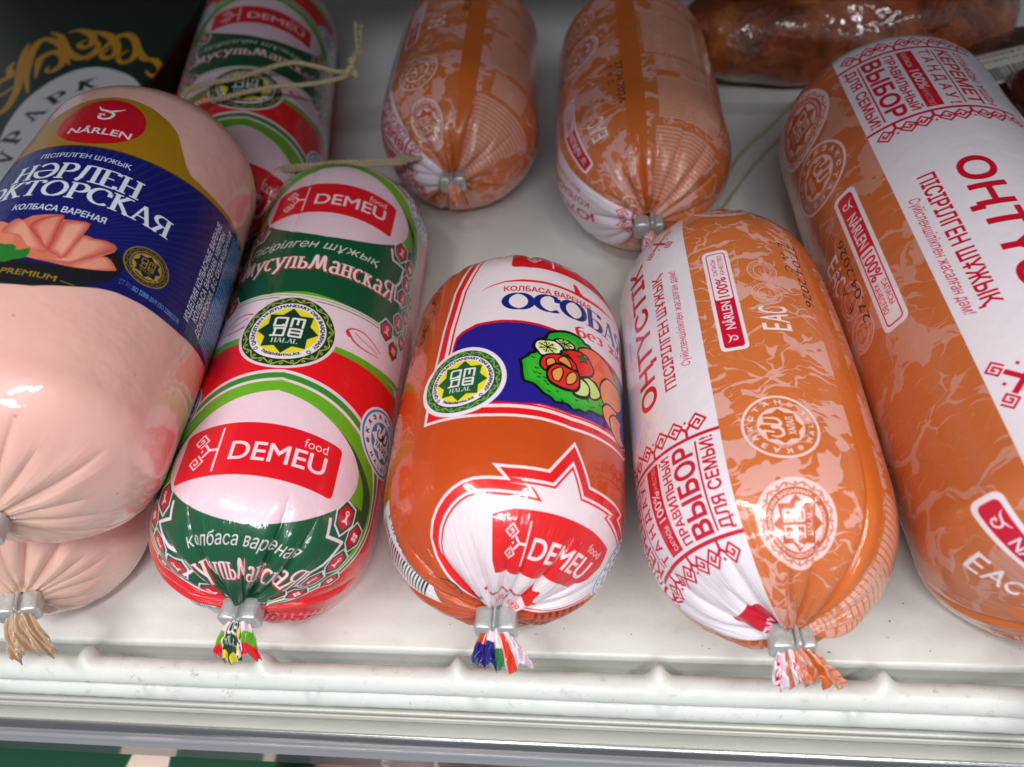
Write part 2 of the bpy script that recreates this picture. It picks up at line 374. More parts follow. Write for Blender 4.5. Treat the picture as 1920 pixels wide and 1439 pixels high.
# outlines of printed drawings, in millimetres on the flat film
TR={
'lettuce':"6.4,75.5 6.1,77.4 7.9,79.3 8.5,80.3 9.9,81.2 9.3,83.1 10.5,86 12.5,86.9 13.4,89.3 15.5,90.7 17.8,91.7 19.8,92.2 22.2,92.2 24.2,91.7 25.4,90.7 27.1,90.7 30.3,87.9 37,88.8 41.1,89.3 43.5,86.9 46.1,81.7 36.5,70.7 31.8,67.9 28.9,67.4 26.8,66.9 25.4,65.5 23.3,65.5 21.6,64.5 19.8,65.5 18.1,65.5 16,65 14.9,66 12.8,66.9 11.7,67.9 10.2,69.3 8.5,69.8 7.3,70.2 6.7,72.6",
'lemon2':"15.2,87.4 17.2,88.4 19.3,88.4 21.3,87.9 21.6,86.5 19.5,85.5 17.8,86 15.8,86.9",
'lemon1':"9.9,85 11.1,86 13.1,86.5 15.2,86.9 17.2,86 18.1,84.5 16.9,82.6 14.3,81.2 11.7,80.3 10.5,81.7 9.6,83.1",
'sausage':"22.8,86.9 24.5,88.8 26.8,89.8 29.8,90.3 33,89.8 37,88.4 40.3,85.5 43.2,82.6 44,78.4 40.3,74.5 35.3,73.6 32.7,73.1 30.6,76.9 28.9,78.4 25.7,77.9 23.6,80.7",
'saus_slice1':"31.2,78.8 32.4,81.2 34.7,83.6 37.6,84.1 41.4,84.1 44,82.2 44,78.4 40.3,75 36.5,74.1 32.7,73.1 31.2,75.5",
'saus_slice2':"32.1,71.7 34.4,74.1 37.3,74.5 40.3,74.5 39.1,72.6 39.7,69.8 44.3,69.8 39.4,66.4 35.3,66.4 32.7,68.3 32.1,70.2",
'tomato':"17.2,83.6 19,85 21.3,86 23.6,86.5 26.3,86 27.7,84.1 28.6,82.2 27.7,79.8 25.7,78.4 23.3,77.4 21.9,80.7 19.5,83.1",
'calyx':"22.5,84.5 23.6,85 24.5,86 24.8,85 26.5,85.5 25.4,84.1 26.3,83.6 24.8,83.6 23.6,82.6 23.9,84.1 22.8,84.1",
'slice_back':"11.7,79.3 12.8,80.7 14.6,81.7 17.8,82.6 20.4,82.2 22.2,80.7 22.2,78.8 20.1,78.4 18.1,79.3 15.5,78.4 13.7,76.4 13.1,75 11.7,76 11.4,77.4",
'slice_front':"13.7,75.5 14.3,76.9 15.8,78.4 18.1,78.8 20.1,78.4 22.5,78.4 23.3,76.4 23.3,74.1 22.5,72.2 21,71.2 18.1,70.7 15.5,71.2 14,72.2 13.4,74.1",
'seedA':"14.9,75.5 16,76.9 17.5,77.9 18.1,76.4 17.8,74.5 16.9,72.6 15.5,72.6 14.9,74.1",
'seedB':"19.3,75.5 20.1,76.9 21.6,77.9 22.5,76.4 21.9,74.5 20.7,73.1 19.3,72.6 19,74.1",
'seedC':"13.1,78.8 13.7,79.8 15.2,80.3 15.8,78.8 14.3,77.4 13.4,76.9",
'seedD':"16.6,80.7 18.1,82.2 19.5,81.7 20.7,79.8 20.4,78.8 18.7,79.3 16.9,79.8",
'cuc1':"23.3,76.4 24.8,76.4 26.5,75.5 26.8,73.1 25.7,71.2 23,70.2 21.3,70.7 22.8,72.6",
'cuc2':"24.2,76.9 26.3,78.4 28.9,77.9 30.6,76.4 31.2,74.5 29.2,72.2 27.1,71.7 26.8,74.5 25.7,76.4",
'blue':"-12,82.2 -12.5,86.5 -10.8,88.4 -9,89.3 -6.7,90.7 0,90.7 5.8,90.7 10.8,90.7 15.2,90.3 18.4,91.2 25.7,90.3 33,89.8 44.3,92.6 51.3,93.6 51.9,71.2 40.8,66.4 33.5,65 21,63.1 14.9,63.1 12.3,63.6 6.7,62.1 0.3,62.1 -9.3,63.1",
'swoosh':"-7.6,105 -4.4,106.9 -0.3,108.4 5,109.3 11.7,109.8 20.4,109.8 27.1,110.3 36.2,111.2 43.2,112.5 35,110.3 26.3,108.9 20.4,108.9 11.7,108.9 5,108.4 -0.3,107.9 -4.4,106.5",
'swoosh2':"20.7,112.9 21.9,112.9 23.6,110.8 25.7,109.3 24.2,108.9 21.6,109.8",
'crown_o':"-21.9,5.2 -22.8,10.5 -23.6,17.8 -22.2,23.6 -19.8,28.5 -17.2,32.1 -15.2,34.5 -12.3,37 -9.6,38.8 -7,40.1 -3.8,40.7 0,40.7 3.5,39.4 0,43.2 5.3,43.2 15.2,43.9 22.2,54.3 28.6,43.9 34.1,44.5 40.5,45.1 44.9,45.1 43.5,42.6 51.9,41.9",
'crown_r':"-32.7,3 -20.7,10.5 -21,17.8 -20.1,23.6 -18.1,28.5 -15.8,32.1 -14,34.5 -10.8,36.3 -6.4,38.8 -2.6,39.4 0.9,39.4 6.1,39.4 2,42.6 7.9,42.6 15.5,42.6 22.2,51.7 28,42.6 38.8,43.2 42.9,43.2 41.7,41.3 51.6,41.3",
'crown_w':"-23.3,3 -15.5,11.3 -16.3,19.1 -16.6,23.6 -15.2,28.5 -13.1,32.1 -11.1,33.9 -7.6,36.3 -3.5,37.6 1.2,37.6 8.8,38.2 5.5,40.1 9.9,40.7 17.5,40.7 22.2,49 27.4,41.3 37.6,41.3 38.2,39.4 50.5,40.1",
'crown_i':"-17.2,3 -13.7,8.8 -16,15 -15.5,21.7 -14.6,26.6 -13.4,29.7 -10.8,33.3 -7.3,35.7 -3.8,36.3 2,37 11.1,35.7 8.2,39.4 12.8,39.4 18.4,39.4 22.2,47.1 27.1,39.4 35.6,39.4 35.6,37.6 49,38.8",
's_back':"-2.1,85.2 -0.6,86.2 1.5,88.9 3.1,88 4.9,89.9 7.6,90.8 11.6,91.7 12.2,89.9 15.9,90.8 18.3,90.8 18,86.2 20.5,86.2 23.5,87.1 26.3,86.2 26,84.3 24.1,81.5 27.2,80.6 28.1,78.7 23.8,76 16.8,74.1 11.9,74.1 5.8,75 1.2,77.8",
's_fold1':"-0.3,83.4 -0.3,86.2 1.5,88.9 4.3,87.1 8.6,82.4 12.8,77.8 11,76.9 7.3,79.7 3.7,82.4",
's_fold2':"5.8,85.2 6.4,88 8.2,89.9 11.6,91.7 12.2,89.9 12.5,84.3 12.8,77.8 9.5,81.5",
's_fold3':"12.8,77.8 12.8,82.4 12.5,88.9 13.7,89.9 15.9,90.8 18.3,90.8 18,86.2 17.1,79.7 16.2,76 15,76.9",
's_fold4':"16.2,76 16.8,80.6 18,86.2 20.5,86.2 23.5,87.1 26.3,86.2 23.5,81.5 21.1,78.7 17.7,75 11.9,74.1 13.4,75",
's_fold5':"17.4,74.1 20.2,77.8 24.1,81.5 26,81.5 27.8,79.7 28.1,78.7 23.8,76",
's_plate':"3.7,72.3 7.9,73.2 12.5,73.2 16.8,74.1 23.8,76 28.1,78.7 27.5,79.7 26.3,81.5 23.8,81.5 26.6,85.2 28.4,83.4 29.6,81.5 29.3,78.7 27.8,75 26.3,72.3 22.9,69.5 17.7,66.7 12.5,64.9 6.7,64.9",
's_leaf':"0.9,78.7 2.4,78.7 4.3,78.7 5.5,77.8 5.8,76.9 7,76.9 8.6,77.8 9.2,76 8.6,74.1 6.4,73.2 3.7,72.3",
}

# ---------------------------------------------------------------- printed emblems
def place(E, cx, cy, r, rot=0):
    return xf(E, cx, cy, rot, r)

def star8(R, r=.74, rot=0):
    a = np.radians(90 + rot + np.arange(16) * 22.5); rr = np.where(np.arange(16) % 2 == 0, R, R * r)
    return np.stack([rr * np.cos(a), rr * np.sin(a)], 1)

def squiggle(r, n, amp, w):
    out = []
    for i in range(n):
        a0 = 360 * i / n; d = 360 / n
        t = np.linspace(0, 1, 7)
        a = np.radians(a0 + d * (t - .1) * 1.15); rr = r + amp * np.cos(t * math.pi) * (1 if i % 2 else -1)
        out.append(taper(np.stack([rr * np.cos(a), rr * np.sin(a)], 1), w * 1.3, w * .5))
        ac = math.radians(a0 + d * .85); rc = r + amp * .35 * (1 if i % 2 else -1)
        out.append(ring(rc * math.cos(ac), rc * math.sin(ac), amp * .55, w * .7, 12))
    return cat(*out)

def qmdb_letters(w=.085):
    o = []
    S = lambda *p: o.append(stroke(p, w))
    S((-.5, .5), (-.1, .5), (-.1, .12), (-.5, .12), (-.5, .5)); S((-.22, .2), (-.06, .06))
    S((.08, .08), (.08, .5), (.28, .5), (.28, .2)); S((.28, .5), (.48, .5), (.48, .08))
    S((-.56, -.34), (-.1, -.34), (-.1, .0), (-.5, .0)); S((-.42, 0), (-.42, -.34))
    S((.08, -.34), (.08, 0), (.48, 0), (.48, -.17), (.08, -.17)); S((.48, -.17), (.48, -.34), (.08, -.34))
    return cat(*o)

def emblem_qmdb(cv, cx, cy, r, rot=0, outer=(238, 228, 236), dark=(20, 62, 38), curl=(196, 196, 62), disc=(240, 224, 40), ink=(30, 28, 34), white=(240, 232, 240), border=1.07, mono=None):
    P = lambda E: place(E, cx, cy, r, rot)
    if mono:
        a, b = mono  # a: print colour, b: ground
        outer, dark, curl, disc, ink, white = a, a, b, a, b, a
    cv.fill(P(ellipse(0, 0, border)), outer)
    cv.fill(P(ellipse(0, 0, 1.0)), dark if not mono else mono[0])
    cv.fill(P(squiggle(.915, 26, .05, .028)), curl)
    cv.fill(P(ellipse(0, 0, .835)), ink if not mono else mono[1])
    cv.fill(P(ellipse(0, 0, .82)), white if not mono else mono[1])
    tc = ink if not mono else mono[0]
    cv.fill(P(ring_text('QAZAQSTAN MUSYLMANDARY DINI BASQARMASY', 0, 0, .70, 215, -32, .085, .03)), tc)
    cv.fill(P(ring_text('halaldamu.kz', 0, 0, .735, 236, 304, .095, .02, True)), tc)
    for a in (223, -43):
        cv.fill(P(ring(.76 * math.cos(math.radians(a)), .76 * math.sin(math.radians(a)), .04, .02, 8)), tc)
    cv.fill(P(ellipse(0, 0, .66)), disc)
    cv.fill(P(poly(star8(.655))), dark if not mono else mono[1])
    cv.fill(P(xf(qmdb_letters(), 0, .05, 0, .62)), white if not mono else mono[0])
    cv.fill(P(pentext('HALAL', 0, -.36, .13, .56, align='c', thick=.16, thin=.06)), white if not mono else mono[0])

def arabic_swash():
    return cat(taper(smooth([(.3, .28), (.24, -.05), (.05, -.12), (-.02, .12), (-.08, -.1), (-.28, -.14), (-.36, .02), (-.3, .18)], 5, False), ([0, .3, .6, 1], [.05, .1, .1, .03])),
               taper([(.12, .38), (.05, .0)], .07, .05), taper([(-.12, .36), (-.2, .08)], .07, .05))

def emblem_kz(cv, cx, cy, r, rot=0, ground=(238, 236, 246), ringc=(60, 130, 200), starc=(70, 150, 215), ink=(28, 32, 48), inner=(240, 236, 244), mono=None):
    P = lambda E: place(E, cx, cy, r, rot)
    if mono:
        a, b = mono
        cv.fill(P(ring(0, 0, .96, .07)), a); cv.fill(P(ellipse(0, 0, .6)), a, .9)
        cv.fill(P(poly(star8(.56, .8))), b)
        cv.fill(P(xf(arabic_swash(), 0, .12, 0, .95)), a); cv.fill(P(text('ХАЛАЛ', 0, -.34, .19, .56, align='c', bold=.03)), a)
        ink = a
    else:
        cv.fill(P(ellipse(0, 0, 1.06)), ground); cv.fill(P(ring(0, 0, .95, .07)), ringc)
        cv.fill(P(ellipse(0, 0, .6)), ringc); cv.fill(P(poly(star8(.58, .72))), inner)
        cv.fill(P(xf(arabic_swash(), 0, .14, 0, .9)), ink)
        cv.fill(P(text('ХАЛАЛ', 0, -.28, .2, .66, align='c', bold=.02)), ink)
    cv.fill(P(ring_text('К  А  З  А  К  С  Т  А  Н', 0, 0, .715, 190, -10, .13, .03)), ink)
    cv.fill(P(ring_text('H  A  L  A  L', 0, 0, .83, 232, 308, .13, .03, True)), ink)
    for a_ in (207, -27):
        cv.fill(P(ellipse(.77 * math.cos(math.radians(a_)), .77 * math.sin(math.radians(a_)), .075, n=10)), ink); cv.fill(P(ring(.77 * math.cos(math.radians(a_)), .77 * math.sin(math.radians(a_)), .04, .015, 8)), ground if not mono else b)

def spiral_sq(s=1.0):
    """square spiral inside a unit diamond, centred"""
    q = [(-.5, -.5), (.5, -.5), (.5, .5), (-.5, .5), (-.5, -.14), (.16, -.14), (.16, .2), (-.16, .2)]
    return xf(stroke(q, .17), 0, 0, 45, .7 * s)

def logo_tree():
    """two square spirals on a branching stem, with an upright bar"""
    o = [xf(spiral_sq(), -.42, .46, 0, .62), xf(spiral_sq()[..., ::1] * [1, -1], -.42, -.46, 0, .62)[:, ::-1]]
    o += [stroke([(-.2, .28), (.05, 0), (-.2, -.28)], .11), stroke([(.05, 0), (.4, 0)], .11), stroke([(.42, .95), (.42, -.95)], .09), stroke([(-.32, .0), (-.24, 0)], .12)]
    return cat(*o)

def bird_logo():
    return cat(taper(smooth([(-.62, .62), (-.42, .34), (-.1, .22), (.18, .08), (.24, -.16), (.08, -.42), (-.22, -.44), (-.36, -.24), (-.24, -.1), (-.1, -.18)], 6, False), ([0, .15, .4, .75, 1], [.03, .17, .15, .16, .05])),
               taper(smooth([(.62, .5), (.4, .34), (.12, .24), (-.08, .2)], 5, False), ([0, .5, 1], [.04, .15, .08])),
               taper(smooth([(-.46, -.02), (-.3, -.04), (-.16, .04)], 4, False), .1, .03))

def demeu_label(cv, x0, y0, x1, y1, red=(224, 24, 40), white=(246, 214, 224), bend=1.2, ctr=None):
    """red name label with curved long sides"""
    t = np.linspace(0, 1, 20); bx = x0 + (x1 - x0) * t
    f = bend * 4 * t * (1 - t)
    top = np.stack([bx, y1 + f], 1); bot = np.stack([bx, y0 + f * .55], 1)
    body = np.concatenate([top + [0, -1.3], bot[::-1] + [0, 1.3]]); body[:, 0] = np.clip(body[:, 0], x0 + 1.3, x1 - 1.3)
    cv.fill(poly(body), red); cv.fill(stroke(body, 2.6, closed=True), red)
    w = x1 - x0; h = y1 - y0; cy = (y0 + y1) / 2 + bend * .6
    cv.fill(xf(logo_tree(), x0 + w * .215, cy, 0, h * .45), white)
    cv.fill(text('DEMEU', x0 + w * .36, cy - h * .21, h * .37, w * .56, bold=.014), white)
    cv.fill(text('food', x0 + w * .765, cy + h * .21, h * .19, w * .145), white)

# ---------------------------------------------------------------- artwork: green, white and red casing
def art_demeu():
    PER = 108.0
    cv = Canvas(-99, 0, 198, PER, 9, wraps=((0, 0), (0, PER), (0, -PER), (198, 0), (-198, 0)))
    G = (18, 84, 52); LG = (106, 176, 40); R = (232, 22, 34); Wh = (240, 214, 226); PK = (238, 206, 220)
    c = 8.0
    cv.fill(poly([(-99, 0), (99, 0), (99, PER), (-99, PER)]), R)
    # back side: pale panel with fine print
    for sx in (-1, 1):
        for i in range(46):
            y = 4 + i * 2.2
            xx = c + sx * 62; x = xx
            while abs(x - xx) < 30:
                l = random.uniform(1, 4.5); cv.fill(poly([(x, y), (x + sx * l, y), (x + sx * l, y + .9), (x, y + .9)]), (236, 140, 150)); x += sx * (l + .8)
    # barcode on the back left
    cv.fill(poly([(-75, 8), (-50, 8), (-50, 30), (-75, 30)]), (240, 236, 238))
    for i in range(24):
        cv.fill(poly([(-74, 9 + i * .85), (-53, 9 + i * .85), (-53, 9 + i * .85 + random.choice([.3, .5])), (-74, 9 + i * .85 + .3)]), (20, 20, 26))
    # green surround, flanks
    def sym(pts): # mirror right half about c
        P = np.array(pts, float); Q = P[::-1].copy(); Q[:, 0] = 2 * c - Q[:, 0]
        return np.concatenate([P, Q])
    # outer flank: red ground to white line to green band (vertical strip at both sides)
    arch = [(c, 78.0), (13, 77.4), (20, 76.0), (26, 74.2), (32, 71.6), (38, 68.2), (43, 64.0), (46.5, 58), (48, 50), (48, 40), (47.5, 30), (47.5, 20), (47.5, 8), (47.8, -8), (49, -15)]
    o1 = smooth(arch, 5, False)
    cv.fill(poly(sym(o1)), Wh)
    o2 = o1.copy(); o2[:, 1] -= 1.1; o2[:, 0] -= .7
    cv.fill(poly(sym(o2)), (60, 140, 50))
    o3 = o1.copy(); o3[:, 1] -= 3.0; o3[:, 0] -= 1.7
    cv.fill(poly(sym(o3)), Wh)
    o4 = o1.copy(); o4[:, 1] -= 3.9; o4[:, 0] -= 2.4
    cv.fill(poly(sym(o4)), LG)
    # dark sliver inside the green
    for s in (1, -1):
        P = np.array([(14.3, 67.6), (23.6, 64.6), (31.6, 60.6), (38.4, 55.6), (43.6, 50.5), (44.6, 44.6), (44, 38), (40, 38), (40.8, 44.6), (39.6, 50.2), (36, 55), (31, 58.8), (23.4, 63.2)], float)
        if s < 0: P[:, 0] = 2 * c - P[:, 0]
        cv.fill(poly(smooth(P, 4)), G)
    # white dome with a pointed top
    dome = [(c - .8, 70.4), (13, 69.2), (20, 66.8), (27.8, 62.6), (33.6, 58.0), (36.6, 53.0), (36.2, 47.2), (32.5, 40.6), (25.0, 34.4), (16.5, 30.8), (c, 29.4)]
    # band under the dome
    cv.fill(poly(sym([(c, 44), (44, 44), (44, 29), (45, 14), (43, 4), (36, 2.2), (28, 1.0), (18, 1.5), (c, 2.4)])), G)
    cv.fill(poly(sym(smooth(dome, 6, False))), PK)
    # red label
    demeu_label(cv, -16.6, 41.4, 29.4, 57.4, bend=1.3)
    # script + name
    cv.fill(text('колбаса вареная', 7.5, 23.6, 4.0, 40, align='c', shear=.28, bold=-.004), Wh)
    for dx, dy, col in ((.6, -.5, (196, 40, 36)), (0, 0, (240, 222, 226))):
        cv.fill(pentext('мусульманскаЯ', 7.5 + dx, 12.8 + dy, 8.4, 57, align='c', bend=1.6, thick=.14, thin=.06, track=.05), col)
    # thin double line and white field below the band
    t = np.linspace(-38, 38, 30)
    y1 = 1.2 + 0.0014 * t ** 2
    cv.fill(stroke(np.stack([c + t, y1 - 1.0], 1), .5), Wh); cv.fill(stroke(np.stack([c + t, y1 - 2.3], 1), .55), (150, 190, 120))
    wf = np.concatenate([np.stack([c + t, y1 - .2 - PER * 0], 1), [(48.6, -1), (48.6, -19 - 0)], np.stack([c + t[::-1] * 1.0, -16.2 - (38 - abs(t[::-1])) * .085], 1), [(-32.6, -19), (-32.6, -1)]])
    cv.fill(poly(wf), Wh)
    cv.fill(stroke(np.stack([c + t, y1 - 1.0], 1), .5), (160, 186, 130)); cv.fill(stroke(np.stack([c + t, y1 - 2.2], 1), .4), (90, 140, 80))
    # light green strip at the white field's foot
    for s in (1, -1):
        P = np.array([(19.8, -18.4), (34, -17.6), (49.4, -15.2), (49.8, -13.2), (34, -15.8), (20.0, -16.6)], float)
        if s < 0: P[:, 0] = 2 * c - P[:, 0]
        cv.fill(poly(P), LG)
    # feather marks
    for s in (1, -1):
        f = lambda P: np.stack([c + s * (np.array(P, float)[:, 0] - c), np.array(P, float)[:, 1]], 1)
        cv.fill(taper(f(smooth([(23.5, -10.6), (22.2, -9), (24, -6.8), (28, -6.2), (32, -7.6), (35.5, -9.4)], 5, False)), .7, .3), (214, 50, 80))
        cv.fill(taper(f(smooth([(22.6, -8.6), (25.5, -11.6), (30, -12.4), (35, -11.6)], 5, False)), .9, .2), (214, 50, 80))
        cv.fill(taper(f(smooth([(25, -8), (28.5, -9.4), (34.5, -10.6)], 4, False)), .4, .2), (214, 50, 80))
        # flowers in dark lozenges, joined by a white zigzag, beside the green band
        for kk, (ox, oy, d, q) in enumerate(((35.6, 39.4, 3.5, 0), (41.6, 36.6, 3.0, 1), (41.6, 28.6, 3.0, 0), (40.8, 20.8, 3.0, 0), (44.8, 15.2, 2.6, 1), (41.2, 9.4, 3.0, 0), (45.2, 3.8, 2.6, 1), (36.2, 1.6, 3.4, 0), (41.2, -3.4, 3.0, 1), (46.8, 24.2, 2.3, 1))):
            D = lambda k: f([(ox - d * .75 * k, oy + d * .1 * k), (ox - d * .25 * k, oy + d * k), (ox + d * .65 * k, oy + d * .8 * k), (ox + d * .75 * k, oy - d * .2 * k), (ox + d * .15 * k, oy - d * 1.1 * k), (ox - d * .55 * k, oy - d * .7 * k)])
            cv.fill(poly(D(1.42)), Wh); cv.fill(poly(D(1.22)), G); cv.fill(poly(D(.95)), (212, 24, 48))
            cx_ = c + s * (ox + .1 * d - c)
            if q:
                for a in (45, 135, 225, 315): cv.fill(ellipse(cx_ + d * .27 * math.cos(math.radians(a)), oy + d * .27 * math.sin(math.radians(a)), d * .2, n=12), Wh)
            else:
                cv.fill(stroke([(cx_, oy + .3 * d), (cx_, oy - .4 * d)], .22 * d), Wh); cv.fill(stroke([(cx_ - .3 * d, oy - .45 * d), (cx_, oy - .15 * d), (cx_ + .3 * d, oy - .45 * d)], .16 * d), Wh); cv.fill(ring(cx_, oy + .35 * d, .17 * d, .12 * d, 10), Wh)
        cv.fill(stroke(f([(31.0, 37.2), (32.6, 32.6), (38.4, 33.4), (38.0, 26.2), (36.4, 22.6), (37.0, 16.8), (41.4, 18.0)]), .95), Wh)
    emblem_qmdb(cv, 5.2, 93.2, 14.0, outer=Wh, dark=(22, 60, 40), curl=(190, 196, 60))
    emblem_kz(cv, 44.6, 69.8, 10.6)
    emblem_kz(cv, 2 * c - 45.6, 69.8, 10.6)
    cv.fill(text('Пісірілген шұжық', 4.6, 130.2 - PER, 0.01, 1), Wh)
    # upper copy carries the Kazakh script in place of the Russian one
    return cv

# the two repeats of the film differ in one line of script, so the texture holds both
def art_demeu_two():
    a = art_demeu()
    PER = 108.0
    cv = Canvas(-99, 0, 198, 2 * PER, 9)
    cv.rgb = np.concatenate([a.rgb, a.rgb]); cv.a = np.concatenate([a.a, a.a])
    G = (18, 84, 52)
    cv.fill(poly([(-16, PER + 22.4), (30.6, PER + 22.4), (30.6, PER + 29), (22, PER + 29.0), (8, PER + 29.1), (-6, PER + 29.0), (-16, PER + 30)]), G)
    cv.fill(poly([(-14, PER + 21.6), (32, PER + 21.6), (32, PER + 24), (-14, PER + 24)]), G)
    cv.fill(text('Пісірілген шұжық', 3.4, PER + 23.4, 4.0, 47, align='c', shear=.28, bold=-.004, bend=.9), (240, 222, 226))
    return cv

# ---------------------------------------------------------------- artwork: orange casing with blue panel
def inset(P, d):
    A = poly(P); Pn = A[:, 0]; n = len(Pn)
    e = np.roll(Pn, -1, 0) - Pn; e /= np.linalg.norm(e, axis=1)[:, None]
    N = np.stack([-e[:, 1], e[:, 0]], 1); b = N + np.roll(N, 1, 0); b /= np.maximum(.4, (b ** 2).sum(1))[:, None] / 2
    return Pn + b * d

def art_osobaya():
    cv = Canvas(-105, -30, 210, 190, 9)
    O = (198, 76, 26); R = (226, 30, 34); Wh = (238, 222, 230); BL = (40, 30, 140); NV = (28, 40, 120); K = (16, 16, 18)
    cv.fill(poly([(-105, -30), (105, -30), (105, 160), (-105, 160)]), O)
    def panel(dy=0):
        # arched panel with triple outline
        pts = np.array([(-19.0, 58.0 + dy), (-18.6, 75 + dy), (-18.2, 92 + dy), (-16.6, 108 + dy), (-13.6, 117 + dy), (-12.4, 124 + dy), (-8, 132 + dy), (60, 132 + dy), (66, 120 + dy), (63, 80 + dy), (62, 73 + dy), (45.5, 62.2 + dy), (33, 59.8 + dy), (21.3, 57.9 + dy), (12.5, 58.0 + dy), (0, 57.4 + dy), (-10, 57.6 + dy)])
        cv.fill(poly(pts), Wh); cv.fill(poly(inset(pts, .9)), R); cv.fill(poly(inset(pts, 2.9)), Wh)
        cv.fill(poly(inset(pts, 4.0)), R); cv.fill(poly(inset(pts, 4.6)), Wh)
    panel()
    b = tr(TR['blue'])
    b[:, 1] = np.where(b[:, 1] < 64.0, b[:, 1] + 0.0, b[:, 1])
    bb = np.concatenate([[(-12.6, 63.2), (-12.8, 83), (-12.4, 86.6)], [(-10.8, 88.4), (-6.7, 90.4), (0, 91.2), (5.8, 91.3), (10.8, 91.1), (15.2, 90.6), (25, 89.6), (36, 89.6), (48, 90), (60, 92)], [(62, 74), (51, 69.6), (40.8, 66.6), (33.5, 65.0), (21, 63.1), (12.3, 63.3), (6.7, 62.3), (0, 62.3)]])
    o = bb.copy(); o[:, 1] += np.where(o[:, 1] > 80, 1.0, -.5); o[:, 0] -= .5
    cv.fill(poly(o), (214, 26, 40)); cv.fill(poly(bb), BL)
    cv.fill(poly(tr(TR['swoosh'])), R); cv.fill(poly(tr(TR['swoosh2'])), R)
    cv.fill(text('КОЛБАСА ВАРЕНАЯ', -.3, 104.1, 2.0, 28.2, rot=3.6, bold=.02), (216, 36, 30))
    cv.fill(pentext('ОСОБАЯ', 0.2, 96.2, 6.9, 49, rot=6, thick=.20, thin=.045, grow=.10), NV)
    cv.fill(pentext('без жира', 22.4, 92.3, 3.9, 31, rot=13, thick=.16, thin=.06), (222, 40, 34))
    # plate of vegetables and sausage
    Tp = lambda n: smooth(tr(TR[n]), 3)
    def outl(P, fill, w=.55):
        cv.fill(poly(P), fill); cv.fill(stroke(P, w, closed=True), K)
    L_ = Tp('lettuce'); outl(L_, (36, 172, 44), .9)
    cv.fill(poly(np.mean(L_, 0) + (L_ - np.mean(L_, 0)) * [.88, .84]), (70, 186, 50), .7)
    for _ in range(46):
        a = random.uniform(0, 360); q = random.uniform(.62, .92); P0 = L_[int(a / 360 * len(L_)) % len(L_)]; m = L_.mean(0)
        p = m + (P0 - m) * q; cv.fill(taper(smooth([p, p + (.5, -.4), p + (.9, .1)], 4, False), .35, .1), K)
    def lemon(P, cx, cy, rx, ry):
        outl(P, (236, 240, 226), .6)
        cv.fill(ellipse(cx, cy, rx * .82, ry * .82), (214, 224, 130)); cv.fill(cat(*[stroke([(cx, cy), (cx + rx * .8 * math.cos(a), cy + ry * .8 * math.sin(a))], .3) for a in np.radians(np.arange(0, 360, 52))]), K)
        for a in range(0, 360, 40):
            cv.fill(ellipse(cx + rx * .55 * math.cos(math.radians(a)), cy + ry * .55 * math.sin(math.radians(a)), .2, n=8), K)
    lemon(Tp('lemon2'), 18.5, 87.0, 3.0, 1.8); lemon(Tp('lemon1'), 13.3, 83.9, 3.4, 2.7)
    outl(Tp('sausage'), (240, 104, 60)); outl(Tp('saus_slice1'), (244, 146, 104)); outl(Tp('saus_slice2'), (244, 150, 108))
    P = Tp('saus_slice2'); outl(P + [3.5, -1.5], (244, 150, 108))
    outl(Tp('tomato'), (234, 40, 34)); cv.fill(poly(tr(TR['calyx'])), (20, 120, 60)); cv.fill(stroke(tr(TR['calyx']), .2, closed=True), K)
    for i in range(9):
        p = np.array([18.6 + i * .55, 84.2 - i * .75]); cv.fill(stroke([p, p + (.9, .25)], .22), K)
    outl(Tp('slice_back'), (224, 44, 36)); outl(Tp('seedC'), (240, 158, 84), .35); outl(Tp('seedD'), (240, 150, 80), .35)
    outl(Tp('cuc2'), (206, 228, 130)); outl(Tp('cuc1') + [0, -.6], (30, 110, 60)); outl(Tp('cuc1'), (210, 232, 140))
    outl(Tp('slice_front') + [0, -.5], (190, 30, 30)); outl(Tp('slice_front'), (228, 48, 38)); outl(Tp('seedA'), (242, 160, 86), .35); outl(Tp('seedB'), (242, 160, 86), .35)
    # crown-shaped field with the name label; closed towards the clip and mirrored to the hidden side
    crown = np.array([(-24.5, -30), (-23.8, 2), (-24.0, 12), (-23.4, 18), (-22.3, 23.4), (-20.2, 28.2), (-17.4, 32.1), (-15.0, 34.6), (-12.1, 37.0), (-9.4, 38.7), (-6.6, 39.9), (-3.4, 40.6), (0.0, 40.7), (4.2, 40.6), (1.0, 43.9), (5.4, 43.7), (15.4, 44.2), (22.1, 54.6), (28.4, 44.2), (34.1, 44.7), (40.8, 45.3), (46.4, 45.3), (44.6, 42.8), (53.0, 42.0), (60, 36), (62, 24), (60, 8), (56, -30)])
    for d_, c_ in ((0, Wh), (.8, R), (3.1, Wh), (3.9, R), (4.45, Wh)):
        cv.fill(poly(inset(crown, d_)), c_)
    cv.fill(poly(np.array([(1.8, 31.6), (8, 33.2), (20, 33.9), (34, 34.3), (44.6, 34.0), (47.2, 29.5), (46.6, 24.5), (43.5, 19.6), (30.3, 17.7), (14.6, 16.4), (2.6, 16.6), (1.6, 20)])), R)
    cv.fill(xf(logo_tree(), 10.6, 25.0, 0, 6.2), Wh)
    cv.fill(text('DEMEU', 15.6, 21.4, 6.0, 26.8, rot=2.5, bold=.018), Wh); cv.fill(text('food', 36.0, 29.4, 2.4, 6.6, rot=3), Wh)
    t = np.linspace(-8, 50, 60); cv.fill(stroke(np.stack([t, 9.0 + 1.1 * np.abs(np.sin(t * .21))], 1), .8), (204, 24, 48))
    cv.fill(poly(smooth([(26, 11), (29, 14), (31, 12.4), (34, 13.6), (36, 10.6), (42, 10), (40, 8.4), (30, 9)], 4)), R)
